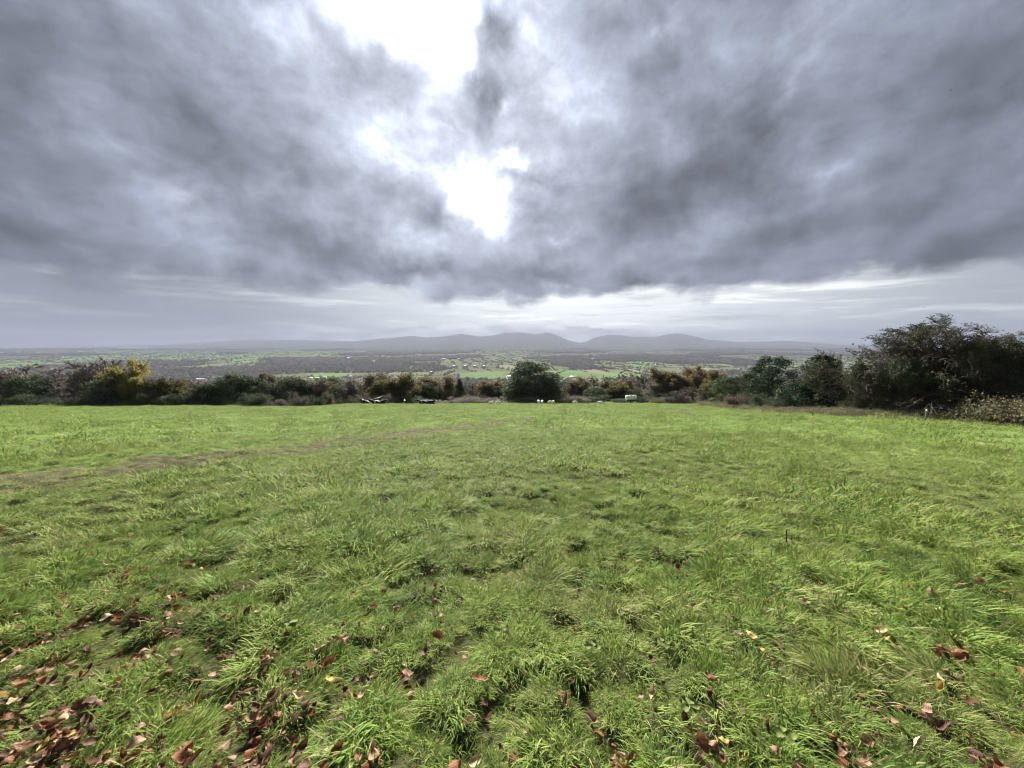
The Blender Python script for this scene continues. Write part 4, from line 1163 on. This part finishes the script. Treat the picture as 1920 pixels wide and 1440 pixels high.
TANK = plain('white_painted_steel', (0.90, 0.90, 0.90), 0.25, 0.5, 0.06, 1.5)
STEEL = plain('dark_steel', (0.03, 0.03, 0.032), 0.6, 0.4, 0.3, 4.0)
RUBBER = plain('tyre_rubber', (0.018, 0.018, 0.018), 0.9, 0.2, 0.2, 6.0)
RIM = plain('grey_wheel_rim', (0.35, 0.36, 0.37), 0.5, 0.4, 0.15, 6.0)
tp = seen(1183, 757.3); ty = 74.0
tpx = ray(1183, 750); tx = tpx.x / tpx.y * ty
tk = obj('water_tanker', None, label='white cylindrical water tanker on a dark wheeled chassis by the far hedge', cat='tanker', loc=(tx, ty, float(ground_z(tx, ty))), rz=0.05)
v, f = lathe([(-1.35, 0.01), (-1.34, 0.30), (-1.27, 0.50), (-1.15, 0.56), (1.15, 0.56), (1.27, 0.50), (1.34, 0.30), (1.35, 0.01)])
v[:, 2] += 1.38
tank = obj('tank', mesh_np('tank', v, [f], [TANK], smooth=True), tk)
tk.scale = (0.82,) * 3
for xx in (-0.75, 0.0, 0.75):
    v, f = lathe([(xx - 0.04, 0.555), (xx - 0.04, 0.585), (xx + 0.04, 0.585), (xx + 0.04, 0.555)]); v[:, 2] += 1.38
    obj('band', mesh_np('band', v, [f], [RIM], smooth=True), tank)
a = lathe([(1.90, 0.01), (1.90, 0.2), (2.02, 0.2), (2.03, 0.01)], 16); v = a[0][:, [1, 2, 0]]
obj('hatch', mesh_np('hatch', v, [a[1]], [STEEL]), tank)
parts = [box_vf(-1.3, 1.3, s * 0.42 - 0.06, s * 0.42 + 0.06, 0.66, 0.80) for s in (-1, 1)] + [box_vf(xx - 0.05, xx + 0.05, -0.36, 0.36, 0.67, 0.79) for xx in (-1.2, 0, 1.2)]
v, fs_ = join(parts); obj('chassis', mesh_np('chassis', v, fs_, [STEEL]), tk)
v, f = box_vf(1.3, 2.5, -0.05, 0.05, 0.60, 0.70); obj('drawbar', mesh_np('drawbar', v, [f], [STEEL]), tk)
v, f = box_vf(-0.15, 0.0, -0.8, 0.8, 0.40, 0.50); obj('axle', mesh_np('axle', v, [f], [STEEL]), tk)
for s in (-1, 1):
    v, f = lathe([(-0.14, 0.28), (-0.15, 0.42), (-0.08, 0.46), (0.08, 0.46), (0.15, 0.42), (0.14, 0.28)], 24, 'y'); v += [-0.08, s * 0.82, 0.45]
    w = obj('wheel', mesh_np('wheel', v, [f], [RUBBER], smooth=True), tk)
    v, f = lathe([(-0.08, 0.01), (-0.08, 0.2), (-0.12, 0.28), (0.12, 0.28), (0.08, 0.2), (0.08, 0.01)], 24, 'y'); v += [-0.08, s * 0.82, 0.45]
    obj('rim', mesh_np('rim', v, [f], [RIM], smooth=True), w)
# cattle trough beside it
tr = ray(1203, 756); trx = tr.x / tr.y * ty
tro = obj('feed_trough', None, label='low dark feed trough just right of the white tanker', cat='trough', loc=(trx, ty - 0.5, float(ground_z(trx, ty - 0.5))), rz=0.05)
v, fs_ = join([box_vf(-0.6, 0.6, -0.3, -0.25, 0.1, 0.42), box_vf(-0.6, 0.6, 0.25, 0.3, 0.1, 0.42), box_vf(-0.6, -0.55, -0.25, 0.25, 0.1, 0.42), box_vf(0.55, 0.6, -0.25, 0.25, 0.1, 0.42), box_vf(-0.548, 0.548, -0.248, 0.248, 0.1, 0.15)])
obj('basin', mesh_np('basin', v, fs_, [STEEL]), tro)
for xx in (-0.5, 0.5):
    v, f = box_vf(xx - 0.04, xx + 0.04, -0.28, 0.28, -0.1, 0.098); obj('foot', mesh_np('foot', v, [f], [STEEL]), tro)

# ------------------------------------------------------------------ electric fence along the verge
PWHITE = plain('white_plastic', (0.75, 0.75, 0.72), 0.5, 0.4, 0.06, 10.0)
PWOOD = plain('weathered_wood', (0.20, 0.175, 0.14), 0.9, 0.1, 0.3, 9.0)
WIRE = plain('fence_wire', (0.10, 0.10, 0.10), 0.6, 0.3, 0.1, 10.0, 0.3)
posts = []
for px, py, lab in [(1430, 774.5, 'weathered fence post near the bramble hump'), (1523, 780.5, 'weathered fence post below the conical evergreen'), (1735, 790, 'fence post with white insulator below the tallest hawthorn')]:
    x, y = on_plane(px, py); z = float(ground_z(x, y))
    e = obj('fence_post', None, label=lab, cat='fence post', group='posts of the electric fence', loc=(x, y, z))
    v, f = lathe([(-0.2, 0.001), (-0.2, 0.035), (0.62, 0.032), (0.66, 0.02), (0.66, 0.001)], 10); v = v[:, [1, 2, 0]]
    obj('stake', mesh_np('stake', v, [f], [PWOOD]), e)
    v, f = lathe([(0.62, 0.036), (0.62, 0.042), (0.68, 0.042), (0.69, 0.025), (0.72, 0.022), (0.725, 0.001)], 12); v = v[:, [1, 2, 0]]
    obj('insulator', mesh_np('insulator', v, [f], [PWHITE if px > 1700 else PWOOD], smooth=True), e)
    posts.append(Vector((x, y, z + 0.69)))
pts = []
for a, b in zip(posts[:-1], posts[1:]):
    for t in np.linspace(0, 1, 12, endpoint=False):
        p = a.lerp(b, t); pts.append((p.x, p.y, p.z - 0.12 * 4 * t * (1 - t)))
pts.append(tuple(posts[-1])); pts = np.array(pts)
pts = np.vstack([pts[:1], pts])
v, f = tubes([(pts, np.full(len(pts), 0.0022), 2)], SIDES)
obj('fence_wire', mesh_np('fence_wire', v, [f], [WIRE]), label='thin wire strung along the fence posts under the hawthorns', cat='wire')

# ------------------------------------------------------------------ birds
BIRD = plain('dark_feathers', (0.02, 0.02, 0.022), 0.8, 0.2, 0.2, 20.0)
for px, py, dist, rz, lab in [(1783, 169, 70, 0.4, 'small dark bird flying high against the grey cloud'), (1732, 577, 60, 1.2, 'small dark bird flying just above the tallest hawthorn')]:
    d = ray(px, py).normalized()
    e = obj('bird', None, label=lab, cat='bird', group='birds in flight', loc=d * dist * 2.4 + Vector((0, 0, CAM_H)), rz=rz)
    v, f = lathe([(-0.16, 0.005), (-0.10, 0.03), (0.0, 0.05), (0.10, 0.04), (0.15, 0.028), (0.2, 0.004)], 8); obj('body', mesh_np('body', v, [f], [BIRD], smooth=True), e)
    for s in (-1, 1):
        V = np.array([(0.08, s * .03, .02), (-0.06, s * .03, .02), (-0.08, s * .20, .09), (0.07, s * .2, .1), (-0.12, s * .38, .06), (0.0, s * .38, .065)])
        V = np.vstack([V, V - [0, 0, .008]])
        obj('wing', mesh_np('wing', V, [np.array([(0, 1, 2, 3), (3, 2, 4, 5), (9, 8, 7, 6), (11, 10, 8, 9), (0, 3, 9, 6), (3, 5, 11, 9), (1, 7, 8, 2), (2, 8, 10, 4), (4, 10, 11, 5)])], [BIRD]), e)
    V = np.array([(-.14, .02, 0), (-.14, -.02, 0), (-.28, -.05, 0), (-.28, .05, 0)]); V = np.vstack([V, V - [0, 0, .008]])
    obj('tail', mesh_np('tail', V, [np.array([(0, 1, 2, 3), (7, 6, 5, 4), (0, 3, 7, 4), (1, 5, 6, 2), (2, 6, 7, 3)])], [BIRD]), e)

# ------------------------------------------------------------------ fallen leaves
def leaf_material(name, a, b, vein):
    m, gg = new_mat(name)
    t = gg.new('ShaderNodeTexCoord').outputs['Object']
    oi = gg.new('ShaderNodeObjectInfo').outputs['Random']
    n = gg.noise(gg.vm('ADD', t, gg.comb(gg.m('MULTIPLY', oi, 9.0), 0.0, 0.0)), 45.0, 4, 0.6)
    c = gg.mix(gg.smooth(n, 0.3, 0.7), a, b)
    s = gg.new('ShaderNodeSeparateXYZ'); gg.nt.links.new(t, s.inputs[0])
    ribs = gg.m('ABSOLUTE', gg.m('SINE', gg.m('ADD', gg.m('MULTIPLY', s.outputs[0], 420.0), gg.m('MULTIPLY', gg.m('ABSOLUTE', s.outputs[1]), -380.0))))
    rib = gg.smooth(ribs, 0.16, 0.0); mid = gg.smooth(gg.m('ABSOLUTE', s.outputs[1]), 0.0016, 0.0004)
    c = gg.mix(gg.m('MULTIPLY', gg.m('MAXIMUM', gg.m('MULTIPLY', rib, 0.5), mid), 0.6), c, vein)
    b_ = gg.new('ShaderNodeBump'); b_.inputs['Strength'].default_value = 0.35; b_.inputs['Distance'].default_value = 0.002
    gg.nt.links.new(ribs, b_.inputs['Height'])
    p = principled(gg, c, 0.65, 0.12, b_.outputs[0])
    tr = gg.new('ShaderNodeBsdfTranslucent'); gg.nt.links.new(c, tr.inputs[0])
    mx = gg.new('ShaderNodeMixShader'); mx.inputs[0].default_value = 0.22
    gg.nt.links.new(p, mx.inputs[1]); gg.nt.links.new(tr.outputs[0], mx.inputs[2])
    return finish(m, gg, mx.outputs[0])

LEAFM = {
    'pinkish tan': leaf_material('pinkish_tan_leaf', (0.175, 0.095, 0.062), (0.250, 0.145, 0.100), (0.29, 0.19, 0.13)),
    'russet brown': leaf_material('russet_leaf', (0.125, 0.048, 0.022), (0.190, 0.076, 0.034), (0.24, 0.12, 0.06)),
    'dark chocolate brown': leaf_material('dark_brown_leaf', (0.050, 0.024, 0.016), (0.095, 0.046, 0.030), (0.13, 0.07, 0.045)),
    'pale straw': leaf_material('pale_straw_leaf', (0.28, 0.20, 0.12), (0.36, 0.27, 0.165), (0.4, 0.31, 0.2)),
    'yellow': leaf_material('yellow_leaf', (0.32, 0.22, 0.05), (0.38, 0.28, 0.09), (0.42, 0.33, 0.15)),
}
def leaf_mesh(seed, curl, fold, length=0.072, ratio=0.58):
    """a toothed oval leaf, folded along its rib and curled, with its stalk"""
    rng = np.random.default_rng(seed)
    n = 13; t = np.linspace(0, 1, n)
    half = np.sin(math.pi * t ** 0.85) ** 0.8 * (1 - 0.25 * t) * length * ratio / 2 * 1.12
    teeth = 1 + 0.10 * np.where(np.arange(n) % 2, 1, -1) * (rng.random(n) * 0.7 + 0.5)
    half = half * teeth; half[0] = 0.0012; half[-1] = 0.0002
    x = t * length - length / 2
    rows = []
    bend = curl * (t - 0.5) ** 2 * length * 4 + 0.006 * np.sin(t * 7 + rng.uniform(0, 6))
    fr, fl = fold * rng.uniform(0.6, 1.3), fold * rng.uniform(0.6, 1.3)
    for w, fo in ((-1, fl), (-0.5, fl), (0, 0), (0.5, fr), (1, fr)):
        a = abs(w)
        yy = w * half * math.cos(fo * a); zz = half * a * math.sin(fo * a) + bend + rng.normal(0, 0.0016, n) * a
        rows.append(np.stack([x, yy, zz], -1))
    V = np.stack(rows, 1).reshape(-1, 3)
    i = np.arange(n - 1)[:, None] * 5; j = np.arange(4)[None]
    a = i + j
    F = np.stack([a, a + 5, a + 6, a + 1], -1).reshape(-1, 4)
    st = np.array([[-length / 2, 0, bend[0]], [-length / 2 - 0.008, 0.001, bend[0] + 0.002], [-length / 2 - 0.016, 0.003, bend[0] + 0.001]])
    v2, f2 = tubes([(st, np.array([0.0010, 0.0008, 0.0010]), 2)], lambda l: 4)
    return np.vstack([V, v2]), [F, f2 + len(V)]
SHAPES = [('flat', 0.05, 0.10), ('flat', -0.10, 0.25), ('curled', 0.45, 0.35), ('curled', -0.40, -0.2), ('curled', 0.30, 0.8), ('folded', 0.10, 1.15), ('folded', 0.25, 0.95), ('flat', 0.12, -0.25)]
LV = [leaf_mesh(400 + i, c, f, 0.070 + 0.004 * (i % 3), 0.54 + 0.03 * (i % 4)) for i, (s, c, f) in enumerate(SHAPES)]

rngl = np.random.default_rng(2024)
def leaf_places(n):
    out = []
    cl = []
    while len(out) < n:
        px = rngl.uniform(-420, 2340); py = 925 + 800 * rngl.random() ** 0.8
        side = np.clip(0.85 - px / 3000.0, 0.36, 0.8)
        dep = np.clip((py - 900) / 200.0, 0.04, 1.0)
        if rngl.random() > side * dep: continue
        x, y = on_plane(px, py)
        k = 1 + int(rngl.integers(0, 3)) if rngl.random() < 0.45 else 1
        for q in range(k):
            a, b = x + rngl.normal(0, 0.07) * (q > 0), y + rngl.normal(0, 0.07) * (q > 0)
            h = tussock(a, b)
            if h > 0.0 and rngl.random() < 0.8: continue       # leaves gather in the hollows
            out.append((a, b))
    return np.array(out[:n])
LP = leaf_places(2500)
lz = ground_z(LP[:, 0], LP[:, 1])
lpx, lpy = to_px(LP[:, 0], LP[:, 1], lz + 0.05)
inview = (lpx > -5) & (lpx < 1925) & (lpy < 1445)
dist = np.hypot(LP[:, 0], LP[:, 1])
order = np.argsort(np.where(inview, dist, 1e6))
ltype = rngl.choice(5, len(LP), p=[0.36, 0.27, 0.26, 0.08, 0.03])
lshape = rngl.integers(0, len(SHAPES), len(LP))
lh = rngl.uniform(0.026, 0.056, len(LP))
lrot = np.column_stack([rngl.normal(0, 0.30, len(LP)), rngl.normal(0, 0.28, len(LP)), rngl.uniform(0, 6.283, len(LP))])
lscl = 0.45 + 0.75 * rngl.random(len(LP)) ** 1.3
names = list(LEAFM)
LM = {}
for s in range(len(SHAPES)):
    LM[s] = mesh_np('fallen_leaf', LV[s][0], LV[s][1], [LEAFM['russet brown']], smooth=True)
for i in order[:300]:
    c = names[ltype[i]]; sh = SHAPES[lshape[i]][0]
    dens = 'among the leaf litter' if LP[i, 0] < 0.2 else 'on the grassier side'
    o = obj('fallen_leaf', LM[int(lshape[i])], label='%s %s dead leaf lying in the grass %s' % (sh, c, dens), cat='leaf', group='%s %s fallen leaves %s' % (sh, c, dens),
            loc=(LP[i, 0], LP[i, 1], lz[i] + lh[i]))
    o.rotation_euler = tuple(lrot[i]); o.scale = (lscl[i],) * 3
    o.material_slots[0].link = 'OBJECT'; o.material_slots[0].material = LEAFM[c]
rest = order[300:]
V = []; Fs = [[], []]; mi = [[], []]; base = 0
for i in rest:
    v, ff = LV[lshape[i]]
    R = Matrix.LocRotScale(Vector((LP[i, 0], LP[i, 1], lz[i] + lh[i])), __import__('mathutils').Euler(tuple(lrot[i])), Vector((lscl[i],) * 3))
    M = np.array(R)
    V.append(v @ M[:3, :3].T + M[:3, 3])
    for k in range(2):
        Fs[k].append(ff[k] + base); mi[k] += [ltype[i]] * len(ff[k])
    base += len(v)
obj('leaf_litter', mesh_np('leaf_litter', np.vstack(V), [np.vstack(Fs[0]), np.vstack(Fs[1])], [LEAFM[n] for n in names], smooth=True, mat_idx=mi[0] + mi[1]), kind='stuff', label='small scattered dead leaves strewn farther off in the grass', cat='leaf litter')

# ------------------------------------------------------------------ grass
def grass_mat():
    m, gg = new_mat('grass')
    r = gg.new('ShaderNodeNewGeometry').outputs['Random Per Island']
    oi = gg.new('ShaderNodeObjectInfo').outputs['Random']
    tint = gg.new('ShaderNodeAttribute', attribute_type='INSTANCER', attribute_name='tint').outputs['Fac']
    pos = gg.new('ShaderNodeNewGeometry').outputs['Position']
    big = gg.noise(pos, 0.45, 4, 0.6)
    mid = gg.noise(pos, 2.2, 3, 0.5)
    k = gg.m('ADD', gg.m('MULTIPLY', r, 0.55), gg.m('MULTIPLY', oi, 0.45))
    c = gg.ramp(k, [(0.0, (0.070, 0.128, 0.026)), (0.30, (0.122, 0.198, 0.036)), (0.62, (0.185, 0.250, 0.052)), (0.85, (0.260, 0.290, 0.096)), (1.0, (0.28, 0.275, 0.12))])
    c = gg.mix(gg.m('MULTIPLY', gg.smooth(big, 0.42, 0.62), 0.55), c, (0.195, 0.250, 0.062))
    c = gg.mix(gg.m('MULTIPLY', gg.smooth(mid, 0.52, 0.70), 0.45), c, (0.080, 0.150, 0.050))
    fleck = gg.noise(gg.vm('MULTIPLY', pos, (0.8, 1.3, 1.0)), 1.1, 3, 0.55)
    c = gg.mix(gg.m('MULTIPLY', gg.smooth(fleck, 0.54, 0.70), 0.6), c, (0.060, 0.105, 0.026))
    dry = gg.smooth(gg.m('ADD', r, tint), 0.93, 1.05)
    c = gg.mix(gg.m('MULTIPLY', dry, 0.8), c, gg.mix(oi, (0.30, 0.25, 0.12), (0.21, 0.19, 0.10)))
    p = principled(gg, c, 0.65, 0.05)
    tr = gg.new('ShaderNodeBsdfTranslucent')
    tc_ = gg.mix(0.5, c, (0.170, 0.235, 0.070)); gg.nt.links.new(tc_, tr.inputs[0])
    mx = gg.new('ShaderNodeMixShader'); mx.inputs[0].default_value = 0.36
    gg.nt.links.new(p, mx.inputs[1]); gg.nt.links.new(tr.outputs[0], mx.inputs[2])
    return finish(m, gg, mx.outputs[0])
GRASS = grass_mat()

def tuft(seed, n, radius, length, width, seg, lean, flop):
    """a tuft of bent blades; lean > 0: the whole tuft is combed over towards +x"""
    rng = np.random.default_rng(seed)
    bx, by = rng.normal(0, radius * 0.55, n), rng.normal(0, radius * 0.55, n)
    azm = rng.uniform(0, 2 * math.pi, n)
    dirx = np.cos(azm) * (1 - lean) + lean + bx / radius * 0.25; diry = np.sin(azm) * (1 - lean) + by / radius * 0.25 + rng.normal(0, 0.18, n) * lean
    nn = np.hypot(dirx, diry) + 1e-6; dirx /= nn; diry /= nn
    L = length * rng.uniform(0.45, 1.25, n) * (1 - 0.25 * np.hypot(bx, by) / radius)
    L = np.maximum(L, length * 0.25)
    W = width * rng.uniform(0.6, 1.25, n)
    a0 = rng.uniform(0.05, 0.5, n) + lean * 0.35; a1 = a0 + flop * rng.uniform(0.4, 1.5, n)
    kink = rng.random(n) < 0.12
    t = np.linspace(0, 1, seg + 1)
    X = np.zeros((n, seg + 1)); Z = np.zeros((n, seg + 1))
    for s in range(seg):
        th = a0 + (a1 - a0) * ((s + 0.5) / seg) ** 1.2 + kink * (s >= seg // 2) * 0.9
        X[:, s + 1] = X[:, s] + np.sin(th) * L / seg; Z[:, s + 1] = Z[:, s] + np.cos(th) * L / seg
    Z = np.maximum(Z, 0.006)
    wv = W[:, None] * np.array([0.8, 1.0, 0.9, 0.7, 0.4, 0.2])[np.linspace(0, 4.4, seg + 1).astype(int)][None] / 2
    wv[:, -1] = 0.0002
    tw = rng.normal(0, 0.5, n)
    sx, sy = -diry * np.cos(tw) + dirx * np.sin(tw) * 0.3, dirx * np.cos(tw) + diry * np.sin(tw) * 0.3
    cx = bx[:, None] + dirx[:, None] * X; cy = by[:, None] + diry[:, None] * X
    A = np.stack([cx - sx[:, None] * wv, cy - sy[:, None] * wv, Z - 0.015], -1)
    B = np.stack([cx + sx[:, None] * wv, cy + sy[:, None] * wv, Z - 0.015 + wv * 0.3], -1)
    V = np.stack([A, B], 2).reshape(n, (seg + 1) * 2, 3)
    i = np.arange(seg) * 2
    q = np.stack([i, i + 1, i + 3, i + 2], -1)
    F = (np.arange(n)[:, None, None] * (seg + 1) * 2 + q[None]).reshape(-1, 4)
    return mesh_np('grass_tuft', V.reshape(-1, 3), [F], [GRASS], smooth=True)

near_src = [tuft(1, 62, 0.075, 0.110, 0.0047, 5, 0.15, 1.0), tuft(2, 62, 0.075, 0.120, 0.00448, 5, 0.55, 1.1), tuft(3, 62, 0.08, 0.130, 0.00493, 5, 0.75, 1.2), tuft(4, 62, 0.08, 0.105, 0.00403, 5, 0.35, 1.5),
            tuft(5, 55, 0.07, 0.145, 0.00515, 5, 0.65, 1.0), tuft(6, 70, 0.085, 0.085, 0.00403, 5, 0.25, 1.3), tuft(7, 55, 0.075, 0.130, 0.00448, 5, 0.85, 1.5), tuft(8, 62, 0.08, 0.100, 0.00538, 5, 0.45, 0.8)]
mid_src = [tuft(20 + i, 40, 0.13, 0.12 + 0.01 * (i % 3), 0.0075, 3, 0.25 + 0.12 * (i % 4), 1.1) for i in range(6)]
far_src = [tuft(40 + i, 34, 0.27, 0.13, 0.017, 2, 0.2 + 0.12 * (i % 4), 1.0) for i in range(6)]

def pick_tuft(rng, n, src, heart):
    if len(src) != 8: return rng.integers(0, len(src), n)
    up = np.array([0, 5, 7, 3, 1])[rng.integers(0, 5, n)]; lean = np.array([1, 2, 4, 6, 3])[rng.integers(0, 5, n)]
    return np.where(rng.random(n) < 0.25 + 0.6 * heart, up, lean)

def grass_zone(name, r0, r1, dens, src, base_scale, seed, label, soft=0.15):
    rng = np.random.default_rng(seed)
    half = math.radians(62)
    area = half * (r1 ** 2 - r0 ** 2)
    n = int(area * dens)
    r = np.sqrt(rng.uniform(r0 ** 2, r1 ** 2, n)); th = rng.uniform(-half, half, n)
    x = r * np.sin(th); y = r * np.cos(th)
    verge = (y < y_far(x) + 2.0) & (x < x_hedge(y) + 3.0) & (r1 > 30)
    ok = (in_field(x, y - 0.3) | verge) & (y > 0.35)
    if r1 > 10:  # even out towards the far edge: distant tufts may be sparser
        ok &= rng.random(n) < np.clip((r0 + 6) / r + 0.45, 0.3, 1)
    w = worn(x, y)
    if r1 < 30: ok &= rng.random(n) > 0.50 * sstep(worley(x, y, 0.30, 201)[0], 0.11, 0.20)
    ok &= rng.random(n) > w * 0.62
    x, y, r, w = x[ok], y[ok], r[ok], w[ok]; n = len(x)
    tus = tussock(x, y)
    clump = fbm(x / 0.32, y / 0.32, 61, 2)
    f1, ox, oy = worley(x, y, 0.30, 201)
    heart = 1 - np.clip(f1 / 0.195, 0, 1)
    drift = fbm(x / 3.0, y / 3.0, 62, 2) * 4 * math.pi
    swirl = np.arctan2(oy + 0.05 * np.sin(drift), ox + 0.05 * np.cos(drift))
    big = fbm(x / 1.3, y / 1.3, 66, 3)
    sc = base_scale * (0.40 + 0.50 * sstep(clump, 0.25, 0.75) + 0.80 * heart) * (0.70 + 0.75 * sstep(big, 0.35, 0.75)) * rng.uniform(0.8, 1.2, n) * (1 - 0.55 * w)
    if r0 < 6:
        # blades lie pressed under the leaves
        cell = {}
        for i in range(len(LP)):
            cell.setdefault((int(LP[i, 0] // 0.1), int(LP[i, 1] // 0.1)), []).append(i)
        for k in range(n):
            a, b = int(x[k] // 0.1), int(y[k] // 0.1)
            for u in (-1, 0, 1):
                for v in (-1, 0, 1):
                    for i in cell.get((a + u, b + v), ()):
                        if (LP[i, 0] - x[k]) ** 2 + (LP[i, 1] - y[k]) ** 2 < 0.0020: sc[k] *= 0.75
            sc[k] = max(sc[k], 0.40 * base_scale)
    z = ground_z(x, y)
    rot = np.column_stack([rng.normal(0, 0.12, n), rng.normal(0, 0.12, n), swirl + rng.normal(0, 0.75, n)])
    outside = ~in_field(x, y)
    sc = np.where(outside, sc * 1.7, sc)
    tint = np.clip(0.55 * outside + 0.12 + 0.75 * w + 0.30 * sstep(fbm(x / 0.6, y / 0.6, 64, 2), 0.55, 0.8), 0, 0.9)
    scl = np.column_stack([sc * rng.uniform(0.9, 1.2, n), sc * rng.uniform(0.9, 1.2, n), sc * (0.72 + 0.3 * rng.random(n))])
    scatter(name, np.column_stack([x, y, z]), rot, scl, pick_tuft(rng, n, src, heart), tint, source_collection(name + '_tuft', src), label, 'grass')
    print(name, n)
grass_zone('near_grass', 0.6, 6.2, 330, near_src, 1.0, 1, 'long tousled green grass in the foreground pasture')
grass_zone('middle_grass', 6.0, 17.5, 80, mid_src, 1.0, 2, 'green pasture grass in the middle of the field')
grass_zone('far_grass', 17.0, 112, 15, far_src, 1.0, 3, 'bright green grass of the far pasture')

# ------------------------------------------------------------------ broad-leaved weeds
WEED = foliage('weed_leaves', [(0.075, 0.120, 0.030), (0.11, 0.150, 0.036), (0.13, 0.165, 0.045)], 0.3, 0.7, 0.15)
wl = mesh_np('weed_leaf', *leaf_mesh(900, 0.3, 0.35, 0.075, 0.55), [WEED], smooth=True)
for px, py, n, lab in [(1290, 1350, 7, 'broad-leaved green weed with pale leaf beside dark fallen leaves'), (940, 1215, 5, 'small clover-like weed among thin grass'), (1110, 1246, 5, 'small grey-green weed beside long arched grass'),
                       (1240, 1228, 4, 'tiny green weed rosette on the grassier side'), (1465, 1412, 5, 'bright green weed poking from the foreground grass'), (60, 1330, 4, 'green weed beside a yellow leaf'), (545, 1180, 4, 'small green weed amid the leaf litter')]:
    x, y = on_plane(px, py); z = float(ground_z(x, y))
    e = obj('weed_plant', None, label=lab, cat='weed', group='broad-leaved weeds in the grass', loc=(x, y, z + 0.06))
    rw = random.Random(px)
    for k in range(n):
        a = k * 2.4 + rw.uniform(-.4, .4)
        l = obj('leaf', wl, e); l.location = (math.cos(a) * 0.032, math.sin(a) * 0.032, 0.012 * k / n + 0.01)
        l.rotation_euler = (rw.uniform(-.2, .2), -0.35 + rw.uniform(-.2, .2), a); l.scale = (rw.uniform(0.6, 0.95),) * 3
# a dark dead stalk standing in the grass
x, y = on_plane(1473, 1022); z = float(ground_z(x, y))
pts = np.array([[0, 0, -0.05], [0.004, 0, 0.08], [-0.003, 0.004, 0.16], [0.002, 0.002, 0.17], [0.001, 0, 0.175]])
v, f = tubes([(pts, np.array([0.006, 0.006, 0.006, 0.007, 0.002]), 0)], lambda l: 6)
obj('dead_stalk', mesh_np('dead_stalk', v, [f], [STEEL]), label='short dark dead stalk standing upright in the grass', cat='stalk', loc=(x, y, z))
